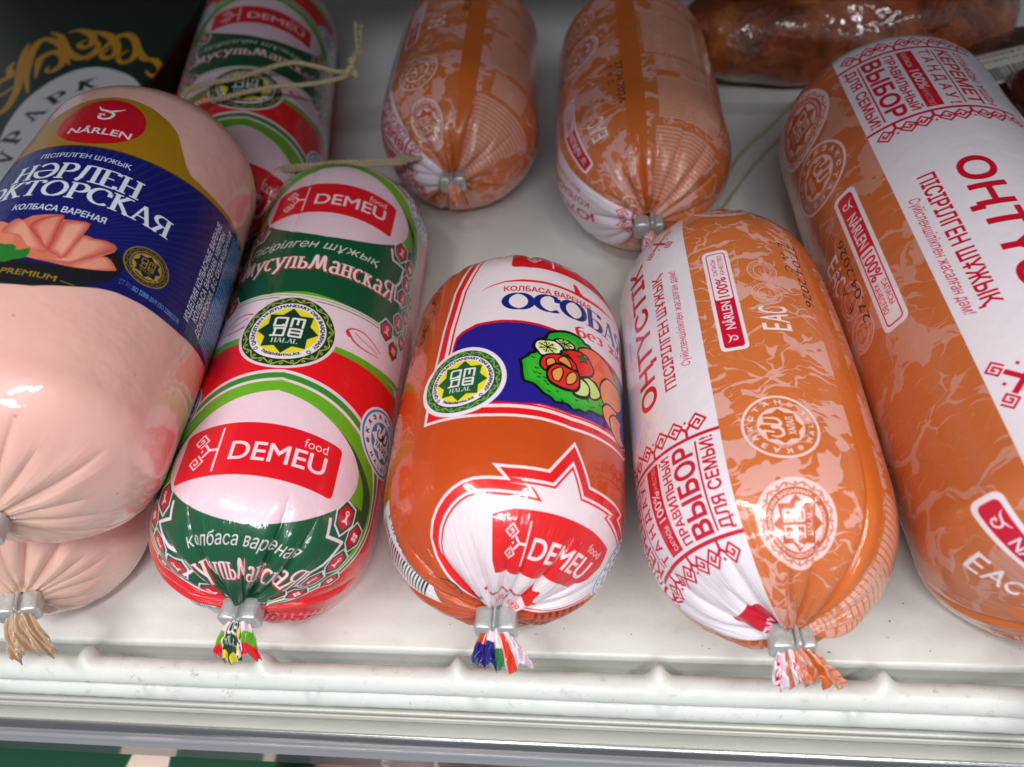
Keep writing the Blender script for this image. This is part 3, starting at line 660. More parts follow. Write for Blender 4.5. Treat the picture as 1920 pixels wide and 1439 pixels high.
    cv.fill(text('Колбаса вареная', 2, 5.2, 2.4, 32, shear=.25), R)
    # blue emblem at right of the crown
    emblem_kz(cv, 57.5, 34, 8.4)
    emblem_qmdb(cv, -9.1, 70.4, 10.7, rot=-2, border=1.12, dark=(34, 92, 48), curl=(150, 186, 90))
    # conformity mark on the left flank
    cv.fill(text('EAC', -27.5, 93.6, 4.2, 8.6, rot=78, bold=.02), K)
    for i in range(4): cv.fill(ring(-26.5 - (i % 2) * .6, 104.5 + i * 4.2, 1.9, .35, 24), K); cv.fill(text('ISO', -26.5 - (i % 2) * .6, 104 + i * 4.2, .9, 2, rot=80, align='c'), K)
    cv.fill(ring(-30.5, 60, 7, .5), (204, 92, 50)); cv.fill(ring(-30.5, 60, 5.0, .5), (204, 92, 50))
    # barcode panel low on the left flank
    cv.fill(poly([(-50.5, 12), (-37.5, 20), (-34.8, 44), (-50.5, 44)]), (236, 232, 236))
    for i in range(22):
        y = 19 + i * 1.05; cv.fill(poly([(-49, y), (-39.2, y), (-39.2, y + random.choice([.35, .6])), (-49, y + .4)]), (18, 18, 24))
    cv.fill(text('4870 24670 4', -36.0, 20, 1.5, 20, rot=88), (20, 20, 26))
    cv.fill(ring(-27, 14.5, 3.3, .5, 30), K); cv.fill(text('ISO 22000', -27, 14, .9, 4.6, align='c', rot=-20), K)
    cv.fill(text('Дата', -22, 9.5, 1.4, 10, rot=-12), K); cv.fill(text('смотреть', -26, 7, 1.4, 14, rot=-10), K)
    # top: the next repeat's label
    demeu_label(cv, 1.2, 114.6, 47, 130.6, bend=1.6)
    for i in range(40):
        x = 66
        while x < 100:
            l = random.uniform(1, 4); cv.fill(poly([(x, 10 + i * 2), (x + l, 10 + i * 2), (x + l, 10.9 + i * 2), (x, 10.9 + i * 2)]), (120, 40, 20)); x += l + .8
    cv.fill(text('100% ТАБИҒИ', 40, 2.6, 2.6, 26), (206, 40, 50))
    # film below the clip
    cv.fill(poly([(-40, -30), (-8, -30), (-8, -6), (-40, -6)]), (46, 34, 130))
    cv.fill(poly([(-8, -30), (-2, -30), (0, -8), (-8, -8)]), (40, 130, 60)); cv.fill(poly([(0, -30), (10, -30), (12, -4), (2, -4)]), (226, 60, 34))
    cv.fill(poly([(10, -16), (24, -16), (24, 0), (10, 0)]), (238, 220, 230)); cv.fill(poly([(10, -19), (24, -19), (24, -16), (10, -16)]), (210, 24, 50))
    return cv

# ---------------------------------------------------------------- artwork: orange meat-pattern casing with a white stripe
PKC = (226, 170, 160)
def art_orange(big=False):
    cv = Canvas(0, -103, 236, 206, 9, wraps=((0, 0), (236, 0), (-236, 0), (0, 206), (0, -206)))
    Wh = (236, 226, 236); R = (206, 20, 52); OR = (208, 106, 40); P = PKC
    # plain band without pattern
    cv.fill(poly([(0, -41), (236, -41), (236, -33.2), (0, -33.2)]), OR)
    # fine print fields
    def fine(a0, a1, b0, b1, pitch=1.75):
        a = a0
        while a < a1:
            cv.fill(poly([(a, b1), (a + pitch, b1), (a + pitch, b0), (a, b0)]), OR); cv.fill(poly([(a, b1), (a + pitch * .74, b1), (a + pitch * .74, b0), (a, b0)]), (228, 172, 158), .95)
            b = b0
            while b < b1:
                l = random.uniform(.5, 2.0); cv.fill(poly([(a + .25, b), (a + .25, b + .22), (a + pitch * .5, b + .22), (a + pitch * .5, b)]), OR, .7); b += l
            a += pitch
    for k in (0, 118):
        fine(1 + k, 11 + k, -72, -46, 1.3); fine(14 + k, 44 + k, -76, -42.5); fine(47 + k, 59 + k, -66, -48, 1.2); fine(62 + k, 88 + k, -76, -45, 1.5); fine(92 + k, 115 + k, -74, -46, 1.1)
        cv.fill(text('АЛМАТЫ ҚАЛАСЫ', 2 + k, -50, 3, 26, bold=.02), P); cv.fill(text('ІРІКТЕУ', 4 + k, -56, 3, 14, bold=.02), P)
    # white stripe
    cv.fill(poly([(0, 0), (236, 0), (236, 48), (0, 48)]), Wh)
    kb = .67 if big else 1.0
    def block(k):
        a0, a1 = 32.4 + k, 59.6 + k; m = (a0 + a1) / 2
        for a in (a0, a1): cv.fill(stroke([(a, 0), (a, 48 * kb)], .95 * (.8 if big else 1)), R)
        for a, s in ((a1, 1), (a0, -1)):
            for b in (8.6, 20.2, 31.8, 43.4):
                b *= kb; z = .74 if big else 1.0
                cv.fill(stroke([(a, b), (a + s * 2.4 * z, b), (a + s * 4.0 * z, b - 1.6 * z)], .8 * z), R); cv.fill(stroke([(a + s * 2.4 * z, b), (a + s * 4.0 * z, b + 1.6 * z)], .8 * z), R)
                cv.fill(poly(np.array([(-.5, 0), (0, .5), (.5, 0), (0, -.5)]) * z + [a + s * 5.0 * z, b]), R)
                for d, q in ((-1, 0), (1, 1)):
                    E = xf(spiral_sq(), 0, 0, 0, 4.9 * z); E[..., 1] *= d
                    if s < 0: E[..., 0] *= -1
                    cv.fill(E + [a + s * 4.1 * z, b + d * 3.3 * z], R)
        T = lambda st, x, y, h, w, al='c', bo=.02: text(st, x, y * kb, h * kb, w, align=al, bold=bo)
        cv.fill(T('ДЛЯ СЕМЬИ!', m, 2.2, 3.4, 24.6), R)
        cv.fill(stroke([(a0 + 1.6, 6.7 * kb), (a1 - 1.6, 6.7 * kb)], .5 * kb), R)
        cv.fill(T('ВЫБОР', m, 8.0, 5.9, 24.4, bo=.028), R)
        cv.fill(T('ПРАВИЛЬНЫЙ', m, 15.2, 2.9, 24.0), R)
        cv.fill(poly([(a0 + 1.4, 19.6 * kb), (a1 - 1.4, 19.6 * kb), (a1 - 1.4, 24.8 * kb), (a0 + 1.4, 24.8 * kb)]), (212, 22, 46))
        cv.fill(T('САПАСЫ', a0 + 2.2, 20.9, 1.7, 6.4, 'l', .012), Wh); cv.fill(T('100%', m - 3.4, 20.6, 3.2, 8.2, 'l', .015), Wh); cv.fill(T('КАЧЕСТВО', a1 - 9.0, 20.9, 1.7, 7.2, 'l', 0), Wh)
        cv.fill(T('Т А Ң Д А У !', m, 26.9, 3.5, 24.4), R)
        cv.fill(stroke([(a0 + 1.6, 31.6 * kb), (a1 - 1.6, 31.6 * kb)], .45 * kb), R)
        cv.fill(T('КЕРЕМЕТ', m, 33.0, 4.8, 24.4, bo=.022), R)
        cv.fill(T('ОТБАСЫ ҮШІН', m, 39.4, 3.0, 24.0, bo=.015), R)
    for k in (0, 118): block(k)
    for k, (ti, su, sc) in ((0, ('ОҢТҮСТІК', 'ПІСІРІЛГЕН ШҰЖЫҚ', 'Сүйіспеншілікпен жасалған дәм!')), (118, ('ЮЖНАЯ', 'КОЛБАСА ВАРЕНАЯ', 'Вкус, созданный с любовью!'))):
        w = 58 if k == 0 else 40
        tb, th = (16.4, 6.8) if not big else (12.3, 6.4)
        t0 = 76 if not big else 77.5
        cv.fill(text(ti, t0 + k, tb, th, w, bold=.024), (200, 18, 44))
        cv.fill(text(su, t0 + 1.6 + k, 9.3 if not big else 5.0, 3.6 if not big else 3.2, 45 if not big else 38, bold=.018), (196, 20, 48))
        cv.fill(text(sc, t0 + 6.5 + k, 4.4 if not big else 1.7, 2.5 if not big else 2.1, 38 if not big else 33, shear=.3, bold=-.008), (206, 60, 90))
        # cross ornament
        for r_ in ((0, 90, 180, 270) if k == 0 else ()):
            E = cat(stroke([(0, 0), (3.0, 3.0)], 1.25), xf(spiral_sq(), 4.4, 4.4, 0, 3.8) if r_ % 180 == 0 else xf(spiral_sq(), 4.4, 4.4, 90, 3.8), poly(np.array([(-.5, 0), (0, .5), (.5, 0), (0, -.5)]) + [4.0, 0]))
            cv.fill(xf(E, (133.6 if big else 137), 5.6 if big else 8.8, r_, .78 if big else .8), R)
        # badge
        for a0 in ((83 + k,) if not big else (69.4 + k if k == 0 else 187,) + ((150.5,) if k else ())):
            L = 39.6 if not big else 41.5; b0, b1 = -11.6, -4.2
            if big: b0, b1 = (-12.9, -6.7) if a0 < 120 else (-10.6, -4.6)
            cv.fill(poly(rrect(a0, b0, a0 + L, b1, 1.6)), (242, 228, 236))
            cv.fill(poly(rrect(a0 + 1.1, b0 + 1.0, a0 + L - 1.1, b1 - 1.0, 1.0)), R)
            cv.fill(poly(rrect(a0 + 19.3, b0 + 1.25, a0 + L - 1.4, b1 - 1.25, .8)), (242, 228, 236))
            mb = (b0 + b1) / 2
            cv.fill(xf(bird_logo(), a0 + 4.6, mb, 0, 2.6), Wh); cv.fill(text('NÂRLEN', a0 + 7.8, mb - 1.35, 2.7, 10.6, bold=.02), Wh)
            cv.fill(text('100%', a0 + 20.2, mb - 1.5, 3.0, 8.0, bold=.012), R)
            cv.fill(text('САПАСЫ', a0 + 29.2, mb + .35, 1.25, 6.8), R); cv.fill(text('КАЧЕСТВО', a0 + 29.2, mb - 1.6, 1.25, 8.0), R)
        # conformity mark, two management marks
        e0 = 89.4 + k if not big else (81.5 if k == 0 else 157.2)
        eb, eh = (-23.9, 8.2) if not big else (-22.5 if k == 0 else -19.6, 5.4)
        cv.fill(text('E', e0, eb, eh, 2.5, bold=.004), (244, 226, 232)); cv.fill(text('A', e0 + 2.9, eb, eh, 3.3, bold=.004), (244, 226, 232)); cv.fill(text('C', e0 + 6.3, eb, eh, 2.6, bold=.004), (244, 226, 232))
        i0 = e0 + 14
        for j in range(2):
            cx, cy = i0 + j * 9.4, eb + 4.2 - j * .3
            cv.fill(ring(cx, cy, 4.1, .4, 40), P); cv.fill(ring(cx, cy, 2.5, .35, 30), P)
            cv.fill(ring_text(('FOOD SAFETY MANAGEMENT', 'QUALITY MANAGEMENT')[j], cx, cy, 2.85, 200, -110, .85, .0), P)
            cv.fill(text('ISO', cx, cy + .2, .9, 2, align='c'), P); cv.fill(text(('22000', '9001')[j], cx, cy - 1.2, .9, 2.8, align='c'), P)
            cv.fill(stroke(smooth([(cx + 1, cy - 3.2), (cx + 3.6, cy - 1.5), (cx + 2.8, cy - 4), (cx + 5, cy - 4.4)], 4, False), .35), P)
        # date stamp, read the other way
        d0 = 128.5 + k if not big else 104 + k
        cv.fill(text('27.04.2026', d0 if not big else 104 + k, -31.0 if not big else -14.8, 2.9 if not big else 2.2, 27.5 if not big else 24, rot=180 if not big else 178.5, bold=-.012, shear=.05), (32, 20, 18))
        cv.fill(text('Е  А  С', d0 - 1.5 if not big else 98 + k, -27.6 if not big else -18.4, 2.4 if not big else 1.8, 12.5, rot=180 if not big else 178.5, bold=-.012), (32, 20, 18))
        # round marks
        OG = (204, 104, 44)
        if big and k: continue
        emblem_kz(cv, 57.2 + k, -14.4, 9.4, mono=((238, 206, 206), OG))
        emblem_qmdb(cv, (32.4 if not big else 36.5) + k, -14.4, 10.0, mono=((238, 206, 206), (196, 92, 52)))
        # name field that repeats near the clip
        if k: continue
        cv.fill(poly(rrect(3 + k, 8, 15 + k, 33, 2.2)), (242, 228, 236)); cv.fill(poly(rrect(4 + k, 9, 14 + k, 32, 1.6)), R)
        cv.fill(text('NÂRLEN', 7 + k, 12, 3.4, 16, rot=90, bold=.02), Wh)
    return cv

# ---------------------------------------------------------------- artwork: navy and gold wrap-round label
def doctor_top(x):
    d = abs(x - 6.3)
    xs = [0, 6, 12, 17, 21, 24.2, 26.5, 29, 34, 40, 47, 55, 70]; ys = [150.2, 149.6, 147.6, 144.6, 141, 134.5, 130.3, 127.8, 127.2, 127.4, 128.2, 129.2, 131.5]
    return np.interp(d, xs, ys)
def doctor_bot(x):
    d = abs(x - 6.3)
    return np.interp(d, [0, 7, 14, 20, 24, 30, 36, 44, 50, 57, 64, 70], [64.9, 65.4, 68.2, 71.0, 72.3, 73.2, 73.4, 74.2, 75.6, 77.0, 79.4, 81.5])

def art_doctor():
    cv = Canvas(-64, 60, 142, 95, 9)
    GO = (168, 124, 22); NB = (22, 26, 104); Wh = (232, 236, 246); CY = (110, 170, 226)
    cv.fill(poly([(-64, 60), (78, 60), (78, 155), (-64, 155)]), GO)
    xs = np.linspace(-64, 78, 80)
    bt = 122.6 + 0.0016 * (xs - 6) ** 2
    cv.fill(poly(np.concatenate([[(-64, 60)], [(78, 60)], np.stack([xs, bt], 1)[::-1]])), NB)
    m = np.array([8.0, 78.0])
    for a in np.arange(2, 180, 3.0):
        e = np.radians(a); q = np.radians(a + .9)
        cv.fill(poly([m, m + 90 * np.array([math.cos(e), math.sin(e)]), m + 90 * np.array([math.cos(q), math.sin(q)])]), (52, 62, 160), .30)
    cv.fill(poly(np.concatenate([[(-64, 126)], [(-64, 160)], [(78, 160)], [(78, 126)], np.stack([xs, bt], 1)[::-1]])), GO)
    cv.fill(stroke(np.stack([xs, bt + .2], 1), .5), (96, 74, 24))
    cv.fill(poly(smooth([(6.3 + 12.4 * math.cos(a), 136.4 + 12.2 * math.sin(a)) for a in np.radians(np.arange(0, 360, 20))], 4)), (196, 16, 36))
    cv.fill(xf(bird_logo(), 7.2, 140.6, 0, 6.4), Wh)
    cv.fill(text('NÂRLEN', 7.6, 129.6, 3.2, 17.6, align='c', bold=.02), Wh)
    cv.fill(text('ПІСІРІЛГЕН ШҰЖЫҚ', 8.2, 116.9, 2.1, 24.4, align='c', bold=.018), (214, 226, 244))
    cv.fill(pentext('НӘРЛЕН', 8.6, 106.6, 7.4, 33.5, align='c', thick=.17, thin=.07, bend=-.4), (226, 238, 248))
    cv.fill(pentext('ДОКТОРСКАЯ', 7.9, 98.6, 7.0, 56.6, align='c', thick=.17, thin=.07), (226, 238, 248))
    cv.fill(text('КОЛБАСА ВАРЕНАЯ', 9.8, 92.6, 2.3, 22.6, align='c', bold=.02), (226, 236, 248))
    S = lambda n, c_, o_=None, k=3: cv.fill(poly(smooth(tr(TR[n]), k)), c_)
    S('s_plate', (28, 28, 34), k=2); 
    cv.fill(poly([(-24, 78), (-18, 82), (4, 78), (4, 64), (-10, 65.4), (-20, 70)]), (28, 28, 34))
    S('s_back', (214, 118, 92), k=1)
    cv.fill(poly(smooth([(-20, 80), (-16, 86), (-8, 89), (0, 87), (4, 80), (0, 75), (-14, 75)], 4)), (222, 132, 104))
    for n, c1, c2 in (('s_fold1', (230, 160, 138), (196, 96, 84)), ('s_fold5', (230, 150, 128), (204, 104, 88)), ('s_fold4', (232, 160, 138), (192, 88, 76)), ('s_fold2', (228, 144, 126), (186, 72, 68)), ('s_fold3', (234, 166, 142), (196, 90, 78))):
        Pq = smooth(tr(TR[n]), 2); m = Pq.mean(0)
        for i, q in enumerate(np.linspace(1, .45, 7)):
            t = i / 6; cv.fill(poly(m + (Pq - m) * [q, .5 + q * .5]), tuple(c2[j] + (c1[j] - c2[j]) * t for j in range(3)))
    S('s_leaf', (42, 120, 44), k=2); cv.fill(poly(smooth(tr(TR['s_leaf']), 2) * [.8, 1] + [-6, .6]), (34, 104, 40))
    cv.fill(text('— PREMIUM —', 11.3, 68.4, 1.9, 20.5, align='c', bold=.015), (150, 122, 40))
    emblem_qmdb(cv, 34.6, 85.6, 6.0, outer=(150, 124, 46), dark=(34, 36, 50), curl=(150, 124, 46), disc=(176, 142, 56), ink=(34, 34, 60), white=(160, 132, 50))
    cv.fill(text('СТ РК ISO 22000-2019 (ISO 22000:2018)', 29.8, 75.6, 1.6, 18.6, bold=.012, rot=2), CY)
    for i, s_ in enumerate(('ИЗДЕЛИЯ КОЛБАСНЫЕ ВАРЕНЫЕ.', 'КОЛБАСА ВАРЕНАЯ. НӘРЛЕН', 'ДОКТОРСКАЯ, В/С. ОХЛАЖДЕННАЯ.')):
        cv.fill(text(s_, (51.4, 54.4, 57.4)[i], (79.8, 82.2, 79.4)[i], 2.2, (42.5, 38.5, 45.5)[i], rot=90, bold=.024), (226, 234, 248))
    for i in range(16):
        x = 59.4 + i * 1.15; y = 79
        while y < 125 + i * .3:
            l = random.uniform(1.2, 4.5); cv.fill(poly([(x - .8, y), (x, y), (x, y + l), (x - .8, y + l)]), (116, 176, 232), .9); y += l + .35
    return cv

# ---------------------------------------------------------------- materials
class NT:
    def __init__(s, name):
        s.m = bpy.data.materials.new(name); s.m.use_nodes = True
        s.t = s.m.node_tree; s.n = s.t.nodes; s.b = s.n['Principled BSDF']; s.out = s.n['Material Output']
    def add(s, typ, **k):
        x = s.n.new(typ)
        for a, v in k.items(): setattr(x, a, v)
        return x
    def link(s, a, b): s.t.links.new(a, b)
    def val(s, sock, v):
        if hasattr(v, 'is_output'): s.link(v, sock)
        else: sock.default_value = v
    def math(s, op, a, b=0.0, c=None, clamp=False):
        x = s.add('ShaderNodeMath', operation=op, use_clamp=clamp)
        s.val(x.inputs[0], a); s.val(x.inputs[1], b)
        if c is not None: s.val(x.inputs[2], c)
        return x.outputs[0]
    def mix(s, f, a, b):
        x = s.add('ShaderNodeMix', data_type='RGBA')
        s.val(x.inputs[0], f)
        for i, v in ((6, a), (7, b)):
            s.val(x.inputs[i], v if hasattr(v, 'is_output') else (*v, 1))
        return x.outputs[2]
    def noise(s, vec, scale, detail=4, rough=.5, dist=0):
        x = s.add('ShaderNodeTexNoise'); s.link(vec, x.inputs['Vector'])
        x.inputs['Scale'].default_value = scale; x.inputs['Detail'].default_value = detail
        x.inputs['Roughness'].default_value = rough; x.inputs['Distortion'].default_value = dist
        return x
    def ramp(s, fac, stops):
        x = s.add('ShaderNodeMapRange'); s.link(fac, x.inputs[0])
        x.inputs[1].default_value, x.inputs[2].default_value = stops; x.clamp = True
        x.interpolation_type = 'SMOOTHSTEP'
        return x.outputs[0]
    def bump(s, h, strength, dist=.0005, prev=None):
        x = s.add('ShaderNodeBump'); x.inputs['Strength'].default_value = strength; x.inputs['Distance'].default_value = dist
        s.link(h, x.inputs['Height'])
        if prev is not None: s.link(prev, x.inputs['Normal'])
        return x.outputs[0]
    def set(s, **k):
        for a, v in k.items(): s.val(s.b.inputs[a.replace('_', ' ')], v)
        return s
    def obj(s):
        return s.add('ShaderNodeTexCoord').outputs['Object']

def gathers(M, prev, k=1.0):
    """fine wrinkles that run with the casing and strengthen where the film is gathered"""
    fu = M.add('ShaderNodeUVMap', uv_map='Film').outputs[0]; ga = M.add('ShaderNodeAttribute', attribute_name='gather').outputs['Fac']
    mp = M.add('ShaderNodeMapping'); M.link(fu, mp.inputs[0]); mp.inputs['Scale'].default_value = (.55, .045, 1)
    n = M.noise(mp.outputs[0], 1.0, 3, .6, .4)
    h = M.math('MULTIPLY', n.outputs['Fac'], M.math('MULTIPLY_ADD', ga, 1.0, .03))
    return M.bump(h, .75 * k, .0016, prev)

def film(name, img=None, base=(208, 106, 40), veins=False, size=(236, 206), rough=.30, coat=.9, subs=0.0, crease=False, tones=((200, 96, 34), (216, 116, 44)), vein=(222, 152, 134), vk=1.0, big_cells=1.0):
    M = NT(name)
    tc = M.add('ShaderNodeTexCoord'); uv = tc.outputs['UV']; ob = tc.outputs['Object']
    col = None
    b = lin(base)
    if veins:
        mp = M.add('ShaderNodeMapping'); M.link(uv, mp.inputs[0]); mp.inputs['Scale'].default_value = (size[0], size[1], 1)
        mm = mp.outputs[0]
        n1 = M.noise(mm, .045, 3, .6)
        va = M.add('ShaderNodeVectorMath', operation='MULTIPLY_ADD'); M.link(n1.outputs['Color'], va.inputs[0]); va.inputs[1].default_value = (22, 30, 0); M.link(mm, va.inputs[2])
        n3 = M.noise(mm, .28, 2, .5)
        vb = M.add('ShaderNodeVectorMath', operation='MULTIPLY_ADD'); M.link(n3.outputs['Color'], vb.inputs[0]); vb.inputs[1].default_value = (1.0, 2.0, 0); M.link(va.outputs[0], vb.inputs[2])
        ms = M.add('ShaderNodeMapping'); M.link(vb.outputs[0], ms.inputs[0]); ms.inputs['Scale'].default_value = (.115 * big_cells, .05 * big_cells, 1)
        vo = M.add('ShaderNodeTexVoronoi', feature='DISTANCE_TO_EDGE'); M.link(ms.outputs[0], vo.inputs['Vector']); vo.inputs['Scale'].default_value = 1.0
        big = M.noise(mm, .028, 2, .5).outputs['Fac']
        w = M.ramp(big, (.46, .70)); w = M.math('MULTIPLY_ADD', w, .30 * vk, .026 * vk)
        brk = M.ramp(M.noise(mm, .11, 2, .5).outputs['Fac'], (.40, .56)); w = M.math('MULTIPLY', w, brk)
        d = M.math('SUBTRACT', w, vo.outputs['Distance']); v1 = M.ramp(d, (-.008, .008))
        # second set of fine twigs
        ms2 = M.add('ShaderNodeMapping'); M.link(vb.outputs[0], ms2.inputs[0]); ms2.inputs['Scale'].default_value = (.26, .10, 1); ms2.inputs['Location'].default_value = (3.3, 1.7, 0)
        vo2 = M.add('ShaderNodeTexVoronoi', feature='DISTANCE_TO_EDGE'); M.link(ms2.outputs[0], vo2.inputs['Vector']); vo2.inputs['Scale'].default_value = 1.0
        b2 = M.ramp(M.noise(mm, .09, 2, .5).outputs['Fac'], (.47, .66)); w2 = M.math('MULTIPLY', b2, .10)
        v2 = M.ramp(M.math('SUBTRACT', w2, vo2.outputs['Distance']), (-.012, .012))
        v = M.math('MAXIMUM', v1, v2)
        tone = M.mix(M.noise(mm, .02, 2).outputs['Fac'], lin(tones[0]), lin(tones[1]))
        col = M.mix(v, tone, lin(vein))
    elif base:
        n1 = M.noise(ob, 60, 4, .6)
        col = M.mix(M.math('MULTIPLY', n1.outputs['Fac'], .22), b, tuple(x * .72 for x in b))
    if img is not None:
        ti = M.add('ShaderNodeTexImage'); ti.image = img; ti.extension = 'REPEAT'; ti.interpolation = 'Cubic'; M.link(uv, ti.inputs[0])
        col = M.mix(ti.outputs['Alpha'], col, ti.outputs['Color'])
    M.link(col, M.b.inputs['Base Color'])
    h = M.noise(ob, 90, 3, .55); h2 = M.noise(ob, 900, 2, .5)
    bp = M.bump(h.outputs['Fac'], .5, .0009); bp = M.bump(h2.outputs['Fac'], .12, .0002, bp)
    if crease: bp = gathers(M, bp)
    M.set(Roughness=rough, Normal=bp, Coat_Weight=coat, Coat_Roughness=.06, Specular_IOR_Level=.4)
    M.link(bp, M.b.inputs['Coat Normal'])
    if subs: M.set(Subsurface_Weight=subs, Subsurface_Scale=.004); M.b.inputs['Subsurface Radius'].default_value = (1, .45, .3)
    return M.m

def simple(name, c, rough=.5, metal=0, bump=0, bscale=300, var=.15, coat=0, spec=.5, trans=0, vscale=40):
    M = NT(name); ob = M.obj(); b = lin(c)
    n = M.noise(ob, vscale, 5, .6)
    M.link(M.mix(M.math('MULTIPLY', n.outputs['Fac'], var * 2), b, tuple(x * .55 for x in b)), M.b.inputs['Base Color'])
    M.set(Roughness=rough, Metallic=metal, Coat_Weight=coat, Specular_IOR_Level=spec, Transmission_Weight=trans)
    if bump: M.link(M.bump(M.noise(ob, bscale, 4, .6).outputs['Fac'], bump, .0004), M.b.inputs['Normal'])
    return M.m

# ---------------------------------------------------------------- the chub sausages
def prof(L, R, c1, c2, e, n1=64, n2=46):
    a1, a2 = c1 * R, c2 * R
    t = np.concatenate([a1 * (1 - np.cos(np.linspace(0, np.pi / 2, n1))), np.linspace(a1, L - a2, 60)[1:-1], L - a2 * (1 - np.cos(np.linspace(np.pi / 2, 0, n2)))])
    r = np.ones_like(t)
    m = t < a1; r[m] = (1 - np.clip(1 - t[m] / a1, 0, 1) ** e) ** (1 / e)
    m = t > L - a2; r[m] = (1 - np.clip(1 - (L - t[m]) / a2, 0, 1) ** e) ** (1 / e)
    r = r * R * (1 + 0.03 * np.sin(np.pi * t / L) - 0.015)
    s = np.concatenate([[0], np.cumsum(np.hypot(np.diff(t), np.diff(r)))])
    return t, r, s

class Chub:
    NTH = 540
    def __init__(q, p, seed=1, nfold=17, fold=1.25):
        q.p = p; x, y, z, yaw, _, R, L, c1, c2, e = p
        q.R, q.L = R, L
        q.base = np.array([x, y, z]); q.d = np.array([math.sin(yaw), math.cos(yaw), 0.0]); q.sd = np.array([math.cos(yaw), -math.sin(yaw), 0.0]); q.u = np.array([0, 0, 1.0])
        q.t, q.r, q.s = prof(L, R, c1, c2, e)
        rg = np.random.default_rng(seed)
        q.th = np.linspace(-np.pi, np.pi, q.NTH, endpoint=False)
        def folds(n):
            a = np.sort((np.arange(n) + rg.uniform(-.32, .32, n)) / n * 2 * np.pi - np.pi)
            return a, rg.uniform(.55, 1.03, n), rg.uniform(.5, 1.3, n)
        q.F = (folds(nfold), folds(nfold)); q.fold = fold
        q.wob = rg.uniform(-1, 1, (4, 3))
    def surf(q, off=0.0):
        """grid of points (len(t), NTH, 3) and the fold-shifted angle used for the print"""
        T, th = q.t[:, None], q.th[None, :]
        r = np.repeat(q.r[:, None], len(q.th), 1); ax = np.repeat(T, len(q.th), 1)
        tt, rr = np.gradient(q.t), np.gradient(q.r); nl = np.hypot(tt, rr); nr, na = tt / nl, -rr / nl
        pth = np.repeat(th, len(q.t), 0).copy()
        half = len(q.t) // 2
        disp = np.zeros_like(r)
        for end, (fa, fr, fd) in enumerate(q.F):
            sel = slice(0, half) if end == 0 else slice(half, None)
            rn = (q.r[sel] / q.R)[:, None]
            smin = (q.s[sel] if end == 0 else q.s[-1] - q.s[sel])[:, None]
            dd = np.zeros_like(rn * th)
            for a, ro, de in zip(fa, fr, fd):
                da = (th - a + np.pi) % (2 * np.pi) - np.pi
                on = np.clip((ro - rn) / ro, 0, 1) ** .6
                arc_ = np.abs(da) * np.maximum(rn * q.R, 2.5)
                w = .45 + .75 * on
                dd -= de * on * 2.6 * np.exp(-arc_ / w)
                dd += de * on * .9 * np.exp(-((arc_ - 3.0) / 2.2) ** 2)
            dd *= q.fold * np.clip(smin / 4.0, 0.15, 1)
            # fine gathers near the clip
            dd += .22 * np.sin(th * 47 + 3 * np.sin(th * 5)) * np.clip(1 - rn / .42, 0, 1) * q.fold
            disp[sel] += dd
            srt = np.sort(fa); k = np.searchsorted(srt, q.th) % len(srt)
            hi = srt[k]; lo = srt[(k - 1) % len(srt)]
            ctr = lo + ((hi - lo) % (2 * np.pi)) / 2
            da = (q.th - ctr + np.pi) % (2 * np.pi) - np.pi
            m = 1 - .36 * np.clip(1 - rn / .8, 0, 1) * min(1, q.fold)
            pth[sel] = q.th + (da * (m - 1))
        # slow unevenness of the filling
        for i, (a, b, c) in enumerate(q.wob):
            disp += .34 * np.sin((i % 3 + 1) * th + a * 3) * np.sin((i + 1) * 2.1 * T / q.L + b * 3) * np.clip(q.r[:, None] / q.R, 0, 1)
        disp = disp + off
        r = r + disp * nr[:, None]; ax = ax + disp * na[:, None]
        # neck towards the clips
        r = np.maximum(r, 2.6)
        nk = np.clip(1 - (q.r / q.R) / .35, 0, 1)[:, None] ** 2 * .8
        ax = ax + np.where(np.arange(len(q.t))[:, None] < half, -nk, nk)
        P = q.base + ax[..., None] * q.d + r[..., None] * (np.sin(th)[..., None] * q.sd + np.cos(th)[..., None] * q.u)
        return P, pth
    def at(q, x, s, off=0.0):
        """surface point from print coordinates (mm round the film, mm along it)"""
        t = np.interp(s, q.s, q.t); r = np.interp(s, q.s, q.r)
        tt, rr = np.gradient(q.t), np.gradient(q.r); nl = np.hypot(tt, rr)
        nr, na = np.interp(s, q.s, tt / nl), np.interp(s, q.s, -rr / nl)
        a = x / q.R
        w = 0
        for i, (A, B, C) in enumerate(q.wob):
            w = w + .34 * np.sin((i % 3 + 1) * a + A * 3) * np.sin((i + 1) * 2.1 * t / q.L + B * 3)
        r = r + (w + off) * nr; t = t + (w + off) * na
        return q.base + t[..., None] * q.d + r[..., None] * (np.sin(a)[..., None] * q.sd + np.cos(a)[..., None] * q.u)

def push_out(P, other, gap=.25, k=1.0):
    """dent P where it would enter the other sausage"""
    v = P - other.base; t = v @ other.d; ax = other.base + np.clip(t, 0, other.L)[..., None] * other.d
    rr = np.interp(np.clip(t, 0, other.L), other.t, other.r) + gap
    w = P - ax; d = np.linalg.norm(w, axis=-1)
    m = (d < rr) & (t > 0) & (t < other.L)
    P[m] = ax[m] + w[m] / d[m][:, None] * (rr[m] * k + d[m] * (1 - k))[:, None]
    return P

